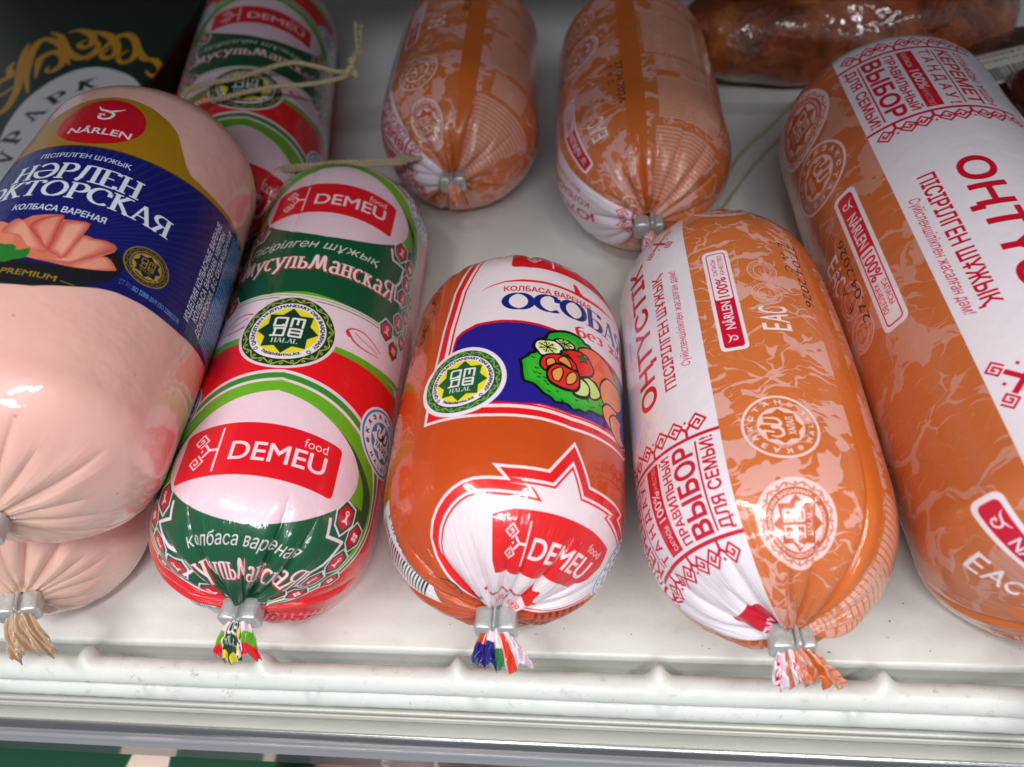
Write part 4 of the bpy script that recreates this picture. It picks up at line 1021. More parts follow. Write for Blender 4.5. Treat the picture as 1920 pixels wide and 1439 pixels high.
def casing(root, q, mat, uvf, name='casing', dents=()):
    P, pth = q.surf()
    for o in dents: P = push_out(P, o)
    P[..., 2] = np.maximum(P[..., 2], .15)
    n, m = len(q.t), q.NTH
    # duplicate the seam column so that the print does not run backwards
    P = np.concatenate([P, P[:, :1]], 1); pth = np.concatenate([pth, pth[:, :1] + 2 * np.pi], 1)
    S = np.repeat(q.s[:, None], m + 1, 1)
    uv = np.stack(uvf(pth * q.R, S), -1)
    me = mesh_np(name, P.reshape(-1, 3), gridfaces(n, m + 1)[:, ::-1], uv.reshape(-1, 2))
    F = gridfaces(n, m + 1)[:, ::-1]
    l = me.uv_layers.new(name='Film'); l.data.foreach_set('uv', np.stack([np.concatenate([np.repeat(q.th[None, :], n, 0), np.full((n, 1), np.pi)], 1) * q.R, S], -1).reshape(-1, 2).astype(np.float32)[F.ravel()].ravel())
    me.uv_layers.active = me.uv_layers['UVMap']; me.uv_layers['UVMap'].active_render = True
    at = me.attributes.new('gather', 'FLOAT', 'POINT'); g = np.clip(1 - q.r / q.R / .92, 0, 1) ** .8
    at.data.foreach_set('value', np.repeat(g[:, None], m + 1, 1).ravel().astype(np.float32))
    return link_mesh(name, me, mat, root)

def frame_at(q, end=0):
    if end == 0: return q.base - q.d * 2.2, -q.d, q.sd
    return q.base + q.d * (q.L + 2.2), q.d, -q.sd

def clip_mesh(w=11.0, h=6.6, t=6.0, style=0):
    """crimped aluminium clip: lobed outline in the x-z plane, thickness along y"""
    lobes = ((-w * .265, w * .215), (-.005 * w, w * .04), (w * .27, w * .21)) if style == 0 else ((-w * .23, w * .25), (w * .10, w * .07), (w * .33, w * .15))
    top = []
    for i, (cx, r) in enumerate(lobes):
        k = (.40, .52, .38)[i] if style == 0 else (.40, .50, .34)[i]
        for a in np.radians(np.linspace(172, 8, 11)): top.append((cx + r * math.cos(a), h * (.27 + (k - .12) * math.sin(a) ** .6)))
    top.sort(key=lambda p: p[0])
    bot = [(x, -z * .9) for x, z in reversed(top)]
    out = top + bot
    bm = bmesh.new()
    def loop(y, k):
        return [bm.verts.new((x * k, y, z * k)) for x, z in out]
    ys = ((-t / 2, .88), (-t / 2 + .2, .96), (-t / 2 + .55, 1.0), (-t * .12, .975), (t * .15, .99), (t / 2 - .55, 1.03), (t / 2 - .2, .99), (t / 2, .90))
    L = [loop(y, k) for y, k in ys]
    n = len(out)
    for a, b in zip(L[:-1], L[1:]):
        for i in range(n): bm.faces.new((a[i], a[(i + 1) % n], b[(i + 1) % n], b[i]))
    bm.faces.new(L[0][::-1]); bm.faces.new(L[-1])
    # pressed rib across the back of the crimp
    box(bm, -w * .055, w * .005, -t * .36, t * .36, h * .26, h * .52, .25, 1)
    bmesh.ops.recalc_face_normals(bm, faces=bm.faces)
    me = bm_mesh('end_clip', bm, True); me.set_sharp_from_angle(angle=math.radians(38)); return me

def basis(o, d, sdir):
    d = Vector(d).normalized(); s = Vector(sdir).normalized(); u = s.cross(d) * 1.0
    u = d.cross(s) if d.cross(s).z > 0 else s.cross(d)
    return Matrix(((s.x, d.x, u.x, o[0] * MM), (s.y, d.y, u.y, o[1] * MM), (s.z, d.z, u.z, o[2] * MM), (0, 0, 0, 1)))

def put_clip(root, q, me, mat, end=0, out=5.2, tilt=0, roll=0):
    o, d, s = frame_at(q, end)
    pos = o + d * out
    ob = bpy.data.objects.new('end_clip', me)
    COL.objects.link(ob)
    if not me.materials: me.materials.append(mat)
    dd = Vector(d); dd.rotate(Matrix.Rotation(tilt, 3, Vector(s)))
    M = basis(pos, dd, s) @ Matrix.Rotation(roll, 4, 'Y')
    ob.parent = root; ob.matrix_parent_inverse = Matrix.Translation(-root.location); ob.matrix_basis = M
    return ob

def put_tail(root, q, mat, uvf, end=0, start=8.2, length=17, w0=5.0, w1=23, pleats=7, droop=.55, skew=0, seed=1, xs=(-34, 34), zend=None, ragged=1.0, roll=0.0, name='film_tail'):
    """flared, pleated end of the film beyond the clip"""
    rg = np.random.default_rng(seed)
    o, d, s = frame_at(q, end)
    nu, nv = 150, 26
    ph = np.cumsum(rg.uniform(.6, 1.4, nu)); ph = ph / ph[-1]
    edge = length * (1 + ragged * (.10 * np.sin(np.linspace(0, 9, nu) + seed) + .05 * np.sin(np.linspace(0, 31, nu)) + .012 * rg.standard_normal(nu)))
    V = np.zeros((nv, nu, 3)); UV = np.zeros((nv, nu, 2))
    for j in range(nv):
        f = j / (nv - 1)
        wd = w0 + (w1 - w0) * (f ** .8 - .16 * max(0, f - .6))
        a = ph - .5
        lat = a * wd + skew * f * 8
        amp = (.5 + 1.5 * f)
        zz = amp * np.sin(ph * pleats * 2 * np.pi + .8 * np.sin(ph * 9 + seed)) + 0.14 * amp * np.sin(ph * pleats * 5.3 * np.pi + seed)
        zz += (1 - (2 * a) ** 2) * (1.8 + 1.5 * f); zz += .9 * f * np.sin(ph * 61 + 4 * np.sin(f * 5 + seed))
        zz += .5 * f * np.sin(ph * 37 + j * .35 + seed) * np.sin(j * .6 + ph * 11)
        out = start + edge * f * (1 - .22 * (2 * a) ** 2)
        lat2 = lat * math.cos(roll) - zz * math.sin(roll); zz2 = lat * math.sin(roll) + zz * math.cos(roll)
        V[j] = o + out[:, None] * d + lat2[:, None] * s + (zz2 - droop * (f ** 1.3) * length)[:, None] * q.u
        X = xs[0] + (xs[1] - xs[0]) * ph; S = -(out - start) * 1.25 - 3
        UV[j] = np.stack(uvf(X, S), -1)
    V[..., 2] = np.maximum(V[..., 2], .6)
    me = mesh_np(name, V.reshape(-1, 3), gridfaces(nv, nu), UV.reshape(-1, 2))
    ob = link_mesh(name, me, mat, root)
    sm = ob.modifiers.new('thickness', 'SOLIDIFY'); sm.thickness = .00018
    return ob

PAR = {
 'osobaya': [-72.792, -47.188, 33.423, -0.01, 0.0, 33.423, 110.191, 1.0, 0.6, 2.6],
 'orange_front': [-1.281, -50.772, 32.727, -0.06, 0.0, 32.727, 140.037, 1.0, 1.0, 2.3],
 'demeu_front': [-142.254, -46.286, 31.533, -0.026, 0.0, 31.533, 170.116, 0.8, 0.6, 2.6],
 'orange_left': [-107.376, 139.28, 34.332, -0.039, 0.0, 34.333, 134.951, 1.0, 1.0, 2.0],
 'orange_mid': [-29.721, 108.016, 34.019, -0.036, 0.0, 34.017, 135.364, 1.0, 0.6, 2.0],
 'orange_big': [71.904, -49.507, 38.715, -0.058, 0.0, 38.715, 217.395, 0.6, 0.6, 2.0],
 'demeu_rear': [-191.0, 98.0, 34.5, -0.19, 0.0, 34.5, 200.0, 0.8, 0.6, 2.6],
 'pink_top': [-189.7, -45.8, 76.1, -0.073, 0.0, 35.0, 152.2, 0.6, 0.6, 2.0],
 'pink_low': [-209.0, -45.5, 31.5, -0.3, 0.0, 32.5, 160.0, 0.8, 0.6, 2.3],
}
Q = {k: Chub(v, seed={'osobaya': 40}.get(k, i + 3), fold=.85 if 'pink' in k else 1.25) for i, (k, v) in enumerate(PAR.items())}

DEM = art_demeu_two().image('print_green_white_red'); OSO = art_osobaya().image('print_orange_blue')
ORA = art_orange(False).image('print_orange_white_stripe'); ORB = art_orange(True).image('print_orange_white_stripe_large')
DOC = art_doctor().image('print_navy_gold_label')

m_dem = film('printed_film_green_red', DEM, base=(232, 22, 34), crease=True)
m_oso = film('printed_film_orange_blue', OSO, base=(222, 96, 30), crease=True)
m_ora = film('printed_film_orange_pattern', ORA, veins=True, crease=True, tones=((204, 106, 54), (214, 122, 64)), vein=(224, 162, 148))
m_orb = film('printed_film_orange_pattern_large', ORB, veins=True, crease=True, tones=((192, 98, 50), (204, 114, 62)), vein=(204, 138, 116), vk=1.5, big_cells=.62)
m_doc = film('glossy_paper_label', DOC, base=(22, 26, 104), rough=.34, coat=.35)

def pink_film():
    M = NT('pale_pink_casing'); tc = M.add('ShaderNodeTexCoord'); ob = tc.outputs['Object']; uv = tc.outputs['UV']
    n = M.noise(ob, 30, 5, .65); sp = M.add('ShaderNodeTexVoronoi'); M.link(ob, sp.inputs['Vector']); sp.inputs['Scale'].default_value = 120
    c = M.mix(n.outputs['Fac'], lin((234, 178, 170)), lin((242, 194, 184)))
    c = M.mix(M.ramp(sp.outputs['Distance'], (.07, .02)), c, lin((206, 140, 128)))
    sx = M.add('ShaderNodeSeparateXYZ'); M.link(uv, sx.inputs[0])
    c = M.mix(M.math('MULTIPLY', M.ramp(sx.outputs[1], (.16, .0)), .55), c, lin((222, 196, 168)))
    M.link(c, M.b.inputs['Base Color'])
    bp = M.bump(M.noise(ob, 70, 3, .5).outputs['Fac'], .6, .0012); bp = M.bump(M.noise(ob, 600, 3, .5).outputs['Fac'], .08, .0002, bp); bp = gathers(M, bp, .45)
    M.set(Roughness=.34, Normal=bp, Coat_Weight=1.0, Coat_Roughness=.05, Subsurface_Weight=.25, Subsurface_Scale=.004)
    M.b.inputs['Subsurface Radius'].default_value = (1, .4, .3); M.link(bp, M.b.inputs['Coat Normal'])
    return M.m
m_pink = pink_film()

def metal():
    M = NT('crimped_aluminium'); ob = M.obj()
    n = M.noise(ob, 260, 4, .7); w = M.noise(ob, 1500, 2, .5)
    M.link(M.mix(n.outputs['Fac'], lin((236, 238, 238)), lin((176, 180, 182))), M.b.inputs['Base Color'])
    M.set(Metallic=.6, Roughness=.38); M.link(M.bump(n.outputs['Fac'], .5, .0006, M.bump(w.outputs['Fac'], .3, .0001)), M.b.inputs['Normal'])
    return M.m
m_metal = metal()
clipA, clipB = clip_mesh(), clip_mesh(11.0, 6.6, 6.0, 1)

uv_dem = lambda X, S: ((X + 99) / 198, S / 216)
uv_oso = lambda X, S: ((X + 105) / 210, (S + 30) / 190)
def uv_ora(a0, xe): return lambda X, S: ((S + a0) / 236, (-(X - xe) + 103) / 206)
uv_orb = lambda X, S: ((260.5 - S) / 1.42 / 236, ((X + 26) / 1.42 + 103) / 206)
uv_pink = lambda X, S: (X / 200 + .5, S / 200)

def chub(key, label, cat='sausage', group=None, name='boiled_sausage'):
    q = Q[key]
    root = empty(name, (q.base[0], q.base[1], q.base[2] - q.R))
    tag(root, label, cat, group)
    return root, q

# ================================================================ the setting
def painted(name, c=(226, 222, 214), dirt=.5, rough=.38):
    M = NT(name); ob = M.obj()
    n = M.noise(ob, 14, 6, .65); n2 = M.noise(ob, 180, 5, .7); n3 = M.noise(ob, 700, 3, .6)
    c0 = M.mix(M.ramp(n.outputs['Fac'], (.35, .75)), lin(c), lin(tuple(v - 14 for v in c)))
    c0 = M.mix(M.math('MULTIPLY', M.ramp(n2.outputs['Fac'], (.56, .78)), dirt * .7), c0, lin((140, 132, 116)))
    n4 = M.noise(ob, 420, 6, .75, .6); c0 = M.mix(M.math('MULTIPLY', M.ramp(n4.outputs['Fac'], (.60, .70)), dirt * .7), c0, lin((120, 112, 98)))
    M.link(c0, M.b.inputs['Base Color'])
    M.set(Roughness=rough, Specular_IOR_Level=.45)
    M.link(M.bump(n.outputs['Fac'], .35, .002, M.bump(n3.outputs['Fac'], .15, .0002)), M.b.inputs['Normal'])
    return M.m
m_deck = painted('white_enamelled_sheet', (226, 229, 226), .25, .30)
m_wire = painted('white_plastic_coated_wire', (222, 226, 222), .7, .36)
m_alu = simple('satin_aluminium_trim', (198, 199, 193), .4, .15, .25, 900, .16)
m_alus = simple('polished_aluminium_trim', (158, 158, 160), .24, .9, .1, 400, .12)

# deck: flat sheet with a folded front lip and shallow pressed dents
def deck():
    xs = np.linspace(-520, 330, 260); ys = np.concatenate([np.linspace(-44.5, 120, 120), np.linspace(124, 560, 90)])
    X, Y = np.meshgrid(xs, ys); Z = np.zeros_like(X)
    for x0 in np.arange(-202 - 57 * 5, 330, 57.0):
        Z -= .55 * np.exp(-((X - x0 - 2) / 4.5) ** 2) * (Y > -60) * np.exp(-((Y + 20) / 50) ** 2)
    Z -= .3 * np.exp(-((Y + 34) / 3.0) ** 2)
    V = np.stack([X, Y, Z], -1)
    lip = []
    for yy, zz in ((-45.2, -.15), (-45.6, -.8), (-45.9, -3.0), (-46.1, -8.5), (-46.9, -10.6), (-51.5, -11.2), (-51.7, -14.0)):
        lip.append(np.stack([xs, np.full_like(xs, yy), np.full_like(xs, zz) + (Z[0] if zz > -1 else 0)], -1))
    V = np.concatenate([np.array(lip)[::-1], V], 0)
    me = mesh_np('shelf_deck', V.reshape(-1, 3), gridfaces(V.shape[0], V.shape[1]))
    o = link_mesh('shelf_floor', me, m_deck); tag(o, kind='structure')
    sm = o.modifiers.new('sheet', 'SOLIDIFY'); sm.thickness = .0008; sm.offset = -1
deck()

# wire rail: two coated rods with the ends of the cross wires welded over them
rail = empty('wire_rail', (-100, -52.5, -6))
tag(rail, 'white plastic coated wire rail along the front edge of the shelf', 'rail')
def rod(name, y, z, r, parent, welds, phi, amp, x0=-520, x1=330):
    """coated rod; where a cross wire meets it the coating swells into a rounded weld"""
    n, m = 1500, 32
    xs = np.linspace(x0, x1, n)[:, None]; a = np.linspace(0, 2 * np.pi, m, endpoint=False)[None, :]
    g = np.zeros((n, 1))
    for i, w in enumerate(welds): g = np.maximum(g, np.exp(-np.abs((xs - w - .6 * math.sin(i * 3)) / (2.1 + .3 * math.sin(i * 5))) ** 2.4))
    rr = r + amp * g * np.clip(np.cos(a - phi), 0, 1) ** 3 + .05 * np.sin(xs * .7) * np.sin(a * 3)
    V = np.stack([xs + 0 * a, y + .12 * np.sin(xs * .05) + rr * np.cos(a), z + rr * np.sin(a)], -1)
    return link_mesh(name, mesh_np(name, V.reshape(-1, 3), gridfaces(n, m, True)[:, ::-1]), m_wire, parent)
WX = np.arange(-202 - 57 * 5, 330, 57.0); WX2 = np.arange(-81 - 50.5 * 8, 330, 50.5)
rod('upper_rod', -54.9, 1.2, 3.9, rail, WX, math.radians(40), 3.1); rod('lower_rod', -56.2, -7.0, 3.9, rail, WX2, math.radians(100), 1.5)
V_, F_ = tube_np([(0, -50.4, -11.2), (0, -50.0, -4), (0, -50.1, 0), (0, -50.8, 2.5)], 1.6, 16)
kme = mesh_np('cross_wire_end', V_, F_); kme.materials.append(m_wire)
for i, x in enumerate(WX):
    o = link_mesh('cross_wire_end', kme, None, rail); o.matrix_basis = Matrix.Translation((x * MM + .0006 * math.sin(i * 3), 0, 0))

# aluminium price rail
trim = empty('price_rail', (-100, -64, -30)); tag(trim, 'aluminium price rail with a clear plastic insert on the shelf front', 'shelf edge')
def extrude(name, prof_, mat, parent, x0=-520, x1=330, close=True):
    P = np.asarray(prof_, float); nx = 60; xs = np.linspace(x0, x1, nx)
    V = np.stack([np.repeat(xs, len(P)), np.tile(P[:, 0], nx), np.tile(P[:, 1], nx)], -1)
    F = gridfaces(nx, len(P), close)
    return link_mesh(name, mesh_np(name, V, F), mat, parent)
body = [(-54.0, -13.4), (-57.2, -13.3), (-57.3, -15.6), (-58.0, -15.6), (-58.1, -13.2), (-60.1, -13.2), (-60.2, -14.6), (-60.55, -14.6), (-60.6, -12.6), (-60.85, -12.2), (-61.3, -12.2), (-61.55, -12.6), (-61.6, -14.6), (-61.95, -14.6), (-62.1, -13.2), (-65.2, -13.2)]
nose = [(-65.2 - 2.6 * math.sin(a), -15.8 + 2.6 * math.cos(a)) for a in np.radians(np.linspace(8, 90, 8))]
fl = extrude('trim_channel', body + nose[:2] + [(-65.3, -16.6), (-54, -16.6)], m_alu, trim)
extrude('trim_nose', [(-65.4, -13.25)] + nose + [(-67.8, -18.0), (-67.0, -18.0), (-66.9, -16.2), (-65.5, -14.4)], m_alus, trim)
m_clear = NT('clear_plastic_strip').set(Roughness=.1, Transmission_Weight=.55, IOR=1.4, Base_Color=(*lin((202, 204, 214)), 1)).m
extrude('clear_insert', [(-66.6, -16.6), (-67.6, -15.9), (-68.2, -16.3), (-68.8, -15.6), (-69.6, -15.6), (-70.1, -16.4), (-70.15, -18.4), (-70.9, -18.9), (-70.9, -19.8), (-70.3, -20.2), (-70.4, -30), (-69.6, -30), (-69.4, -17), (-68.6, -16.6), (-67, -18)], m_clear, trim)
extrude('price_card', [(-69.0, -18.2), (-69.25, -18.2), (-69.3, -30), (-69.05, -30)], simple('lilac_grey_card', (150, 150, 160), .4, 0, 0, 300, .1), trim)
extrude('trim_back', [(-66.0, -16.5), (-67.6, -16.5), (-67.6, -31), (-66.0, -31)], m_alus, trim)

# case around: upper shelf that shades the rear, back panel
o = link_mesh('upper_shelf', (lambda bm: (box(bm, -620, 520, -72, 560, 352, 366, 2), bm_mesh('upper_shelf', bm))[1])(bmesh.new()), simple('grey_enamelled_underside', (120, 112, 108), .5), None)
tag(o, kind='structure')
o = link_mesh('back_panel', (lambda bm: (box(bm, -620, 520, 562, 570, -200, 352, 1), bm_mesh('back_panel', bm))[1])(bmesh.new()), simple('grey_enamelled_back', (110, 104, 100), .45), None)
tag(o, kind='structure')

# crumbs on the deck
cr = []
for i in range(46):
    x, y = random.uniform(-240, 110), random.uniform(-43, -12)
    if i > 30: x, y = random.uniform(-20, 100), random.uniform(-43.5, -28)
    r = random.choice([.14, .16, .2, .2, .26, .36]) if i % 11 else .55
    n = 7; a = np.linspace(0, 2 * np.pi, n, endpoint=False); k = RNG.uniform(.5, 1.2, n)
    base = np.stack([x + r * k * np.cos(a) * 1.5, y + r * k * np.sin(a), np.full(n, .02)], -1)
    V = np.concatenate([base, base * [1, 1, 0] + [0, 0, r * .35], ])
    V[n:, :2] = (V[n:, :2] - [x, y]) * .6 + [x, y]
    F = np.array([[j, (j + 1) % n, n + (j + 1) % n, n + j] for j in range(n)] + [[n, n + 1, n + 2, n + 3], [n, n + 3, n + 4, n + 5], [n, n + 5, n + 6, n + 6]])
    cr.append((V, F[:-1]))
V, F = join_np(cr)
o = link_mesh('crumbs', mesh_np('crumbs', V, F, smooth=False), simple('dry_crumb', (150, 126, 90), .8, 0, 0, 300, .5, vscale=100)); tag(o, kind='stuff')

# ================================================================ the sausages
def std(key, label, mat, uvf, group, tailuv=None, clip=clipA, tail=None, clipkw={}, dents=(), rear=True):
    root, q = chub(key, label, group=group)
    casing(root, q, mat, uvf, dents=dents)
    put_clip(root, q, clip, m_metal, **clipkw)
    if tail is not None: put_tail(root, q, mat, tailuv or uvf, **tail)
    if rear: put_clip(root, q, clip, m_metal, end=1, out=3.2)
    return root, q

G1 = 'green, white and red boiled sausages'; G2 = 'orange boiled sausages with a white stripe'; G3 = 'plain pink boiled sausages'
std('demeu_front', 'green, white and red sausage in the front row, between the pink and the orange-blue ones', m_dem, uv_dem, G1, tailuv=lambda X, S: ((X + 99) / 198, (S - 11) / 216),
    tail=dict(start=3.8, length=6.8, w0=6, w1=14, pleats=3, seed=4, xs=(-20, 36), droop=1.5, skew=-.35), clipkw=dict(out=.8))
std('demeu_rear', 'green, white and red sausage at the back, behind the pink one with the navy label', m_dem, lambda X, S: ((X * .97 - 5.5 + 99) / 198, np.interp(S, [0, 34, 56, 66, 88, 121, 140, 260], [36, 57, 69.5, 77, 93, 129, 146, 262]) / 216), G1, tail=None, dents=(Q['demeu_front'], Q['pink_top']))
std('osobaya', 'short orange sausage with a blue panel and a printed plate of vegetables, front row', m_oso, uv_oso, None,
    tail=dict(start=3.8, length=6.8, w0=6, w1=17, pleats=4, seed=9, xs=(-34, 24), droop=1.5, skew=.1), clipkw=dict(out=1.6))
std('orange_front', 'orange meat-patterned sausage in the front row, white stripe on its left side', m_ora, uv_ora(0, -13.3), G2, clip=clipB,
    tail=dict(start=2.2, length=7.2, w0=6, w1=19, pleats=4, seed=13, xs=(-30, 46), droop=1.2, skew=.5), clipkw=dict(out=.3), rear=False)
std('orange_mid', 'orange sausage in the back row, its clip touching the front orange one', m_ora, uv_ora(172, -40.5), G2, clip=clipB,
    tail=dict(length=11, w0=4.5, w1=10, pleats=2, seed=17, xs=(-60, -20), droop=.5, skew=.2), clipkw=dict(out=3.2))
std('orange_left', 'orange sausage in the back row, behind the gap between the two front labels', m_ora, uv_ora(9, -27), G2, clip=clipA,
    tail=dict(start=2.4, length=5.5, w0=4, w1=8, pleats=3, seed=21, xs=(20, 60), droop=1.6, skew=.3), clipkw=dict(out=.8))
std('orange_big', 'largest orange sausage at the right edge, white stripe and red title reading downwards', m_orb, uv_orb, G2, clip=clipA, tail=dict(length=15, w0=6, w1=18, pleats=4, seed=25, xs=(-60, -20), droop=1.3))

# pink pair, stacked at the left
tan = simple('translucent_gathered_film', (206, 172, 142), .35, 0, .3, 200, .35, coat=.6, vscale=120)
r1, q1 = chub('pink_top', 'pink sausage with a navy and gold label, lying on top at the left edge', group=G3)
casing(r1, q1, m_pink, uv_pink)
put_clip(r1, q1, clipB, m_metal, out=1.6, roll=.2); put_clip(r1, q1, clipB, m_metal, end=1, out=3)
xs = np.linspace(-62, 76, 220); ts = np.linspace(0, 1, 90)
XX, TT = np.meshgrid(xs, ts); lo, hi = doctor_bot(XX), doctor_top(XX); SS = lo + (hi - lo) * TT
P = q1.at(XX, SS, .18 + .10 * np.sin(XX * .5) * np.clip(1 - TT * 12, 0, 1))
me = mesh_np('wrap_label', P.reshape(-1, 3), gridfaces(90, 220), np.stack([(XX + 64) / 142, (SS - 60) / 95], -1).reshape(-1, 2))
link_mesh('wrap_label', me, m_doc, r1)
r2, q2 = chub('pink_low', 'pink sausage underneath, its clipped end showing at the lower left', group=G3)
casing(r2, q2, m_pink, uv_pink, dents=(Q['pink_top'], Q['demeu_front']))
put_clip(r2, q2, clipA, m_metal, out=1.6, roll=.25)
put_tail(r2, q2, tan, uv_pink, start=3.8, length=8.5, w0=6, w1=13, pleats=3, seed=31, droop=1.4, skew=-.1)

# ================================================================ twine
m_tw = simple('beige_twine', (206, 188, 150), .8, 0, .5, 1500, .3, vscale=800)
def twine(name, path, rad=.62, pitch=3.2, parent=None, split=2):
    P = smooth(path, 40, False); L = np.concatenate([[0], np.cumsum(np.linalg.norm(np.diff(P, axis=0), axis=1))])
    T = np.gradient(P, axis=0); T /= np.linalg.norm(T, axis=1)[:, None]
    s = np.cross(T, [0, 0, 1.0]); s /= np.linalg.norm(s, axis=1)[:, None]; u = np.cross(s, T)
    parts = []
    for k in range(split):
        a = 2 * np.pi * L / pitch + 2 * np.pi * k / split
        C = P + rad * .55 * (np.cos(a)[:, None] * s + np.sin(a)[:, None] * u)
        C += RNG.normal(0, .07, C.shape)
        parts.append(tube_np(C, rad * .62, 7))
    for i in range(int(L[-1] * 1.6)):
        j = RNG.integers(1, len(P) - 1); d = RNG.normal(0, 1, 3) + T[j] * 1.2; d /= np.linalg.norm(d)
        h = P[j] + d * rad * .4; parts.append(tube_np([h, h + d * RNG.uniform(.5, 1.3), h + d * RNG.uniform(1.2, 2.4) + RNG.normal(0, .4, 3)], .06, 4))
    V, F = join_np(parts)
    return link_mesh(name, mesh_np(name, V, F), m_tw, parent)
tw1 = empty('twine_loop', (-190, 165, 64)); tag(tw1, 'beige twine loop with a frayed knot, lying across the rear green and red sausage', 'string')
P1 = [(-210.7, 147.0, 74.0), (-204.2, 156.3, 72.9), (-194.2, 161.6, 71.7), (-186.6, 168.6, 70.6), (-176.0, 175.8, 69.4), (-166.7, 174.5, 68.3), (-154.4, 169.8, 67.1), (-149.5, 171.2, 66.0)]
P2 = [(-202.9, 137.5, 74.0), (-193.7, 144.9, 72.7), (-187.1, 150.7, 71.3), (-176.3, 155.8, 70.0), (-162.6, 158.5, 68.7), (-151.5, 164.4, 67.3), (-149.5, 171.2, 66.0)]
twine('strand', [(-214, 138, 60)] + P1, .9, parent=tw1); twine('strand', [(-207, 130, 60)] + P2, .9, parent=tw1)
twine('knot', [(-152, 168.5, 66), (-148.5, 171, 68), (-151, 173, 65.5), (-147.5, 170, 65), (-149, 174, 67.5), (-150, 178, 68)], 1.05, parent=tw1)
twine('frayed_end', [(-149.5, 172.2, 66.5), (-148.9, 178.0, 68), (-148.6, 184.9, 69.5), (-150.3, 193, 71), (-151.7, 201.2, 72.5)], .6, 9, parent=tw1)
twine('frayed_end', [(-149.5, 172.2, 66.5), (-147.9, 178.0, 69), (-147.2, 186, 70), (-148.2, 194, 72), (-148.4, 198, 72.5)], .45, 9, parent=tw1)
twine('frayed_end', [(-148.9, 178.0, 68), (-146.6, 180, 69), (-145.6, 181, 70)], .3, 9, parent=tw1)
tw2 = empty('twine_end', (-150, 130, 50)); tag(tw2, 'beige twine running from the front green sausage to the orange one behind it', 'string')
P3 = [(-177.4, 112.5, 58.0), (-167.8, 120.0, 56.0), (-157.2, 124.0, 54.0), (-149.3, 127.7, 52.0), (-135.8, 130.1, 50.0), (-126.6, 133.2, 48.0), (-124.9, 137.1, 46.0)]
twine('strand', P3, .85, parent=tw2); twine('strand', [(x + .3, y - 1.0, z - .9) for x, y, z in P3], .7, parent=tw2)
twine('knot', [(-128, 134, 48), (-124.9, 137.1, 47), (-127, 138, 45), (-123, 137, 45.5), (-119.3, 142.8, 42.0)], .95, parent=tw2)
tw3 = empty('loose_twine', (20, 175, 1)); tag(tw3, 'thin twine lying on the white shelf between the back orange sausage and the largest one', 'string')
twine('strand', [(0, 146, 1.2), (8, 160, 1.2), (20, 182, 1.2), (36, 205, 1.2), (60, 230, 1.2)], .5, parent=tw3)
twine('strand', [(-1, 156, 1.2), (6, 172, 1.2), (18, 196, 1.2), (32, 214, 1.2), (50, 240, 1.2)], .5, parent=tw3)

# ================================================================ dark green carton at the back left
def art_carton():
    cv = Canvas(-470, 110, 215, 240, 6)
    cv.fill(poly([(-470, 110), (-255, 110), (-255, 350), (-470, 350)]), (5, 34, 21))
    GO = (206, 146, 30); Wh = (226, 222, 226)
    rim = smooth([(-300, 112), (-311, 140), (-316.5, 164.1), (-319.6, 178), (-320.5, 196.3), (-315.5, 212.9), (-306.4, 222.6), (-294.9, 224.1), (-280.8, 218.0), (-268.2, 208.1), (-258, 192), (-254, 170), (-256, 130)], 8)
    cv.fill(poly(rim), Wh)
    S = lambda p, w: cv.fill(taper(smooth(p, 8, False), w, 0) if not np.isscalar(w) else taper(smooth(p, 8, False), w, w), GO)
    V = ([0, .25, .7, 1], [.8, 4.0, 3.2, 1.0])
    def T(p, k=1.0): cv.fill(taper(smooth(p, 8, False), (V[0], [v * k * 1.3 for v in V[1]]), 0), GO)
    T([(-349.0, 256.3), (-345.9, 244.5), (-337.5, 223.5), (-330.7, 207.3), (-327.5, 190.3), (-331, 184), (-337, 184)], .9)
    T([(-322.8, 203.4), (-334, 224), (-342.0, 245.2), (-342.9, 258.8), (-333.6, 255.7), (-322.7, 243.5), (-313, 229.0)])
    T([(-326, 218), (-330, 228), (-333, 238), (-329, 244), (-322, 240), (-317.8, 231), (-319, 224), (-323, 224), (-324, 229)], .95)
    T([(-341.8, 266.9), (-333.2, 261.4), (-325, 249), (-317, 239.8), (-309, 235), (-304.3, 240), (-305.9, 249), (-312, 256)])
    T([(-330.6, 265.2), (-323.9, 266.5), (-314.5, 260.2), (-309.9, 250.0), (-313.0, 246.4), (-317.7, 250.7), (-315, 255)], .9)
    T([(-317, 264.3), (-309.0, 261.1), (-298.8, 252.7), (-291.2, 238.8), (-293.6, 232.9), (-299.2, 237.3), (-297, 244)], .95)
    T([(-305, 232), (-301, 243), (-297, 256), (-290, 255), (-282, 243), (-279, 231), (-283, 227), (-288, 233), (-285, 240)], .9)
    T([(-282, 246), (-277, 236), (-272, 229.1), (-265.9, 226.7), (-260.0, 218.3), (-261.9, 211.9), (-266.9, 217.3)], .8)
    T([(-347.0, 236.8), (-346.6, 229.9), (-341.9, 221.8), (-345.5, 215.0), (-341.0, 203.4), (-336.4, 204.3), (-334.5, 211)], .85)
    T([(-352, 214), (-350, 200), (-342, 184), (-332, 172), (-331, 160), (-335, 154), (-340, 160)], .9)
    for ch, (x, y), r in (('V', (-302.0, 142.5), 80), ('P', (-305.6, 158.5), 78), ('A', (-306.5, 176.5), 70), ('P', (-303.4, 190.4), 50), ('K', (-296.0, 201.5), 22)):
        cv.fill(pentext(ch.replace('K', 'К').replace('P', 'Р').replace('A', 'А'), x, y, 10, 9, rot=r - 2, thick=.2, thin=.07), (22, 22, 26))
    return cv
CAR = art_carton().image('print_green_carton')
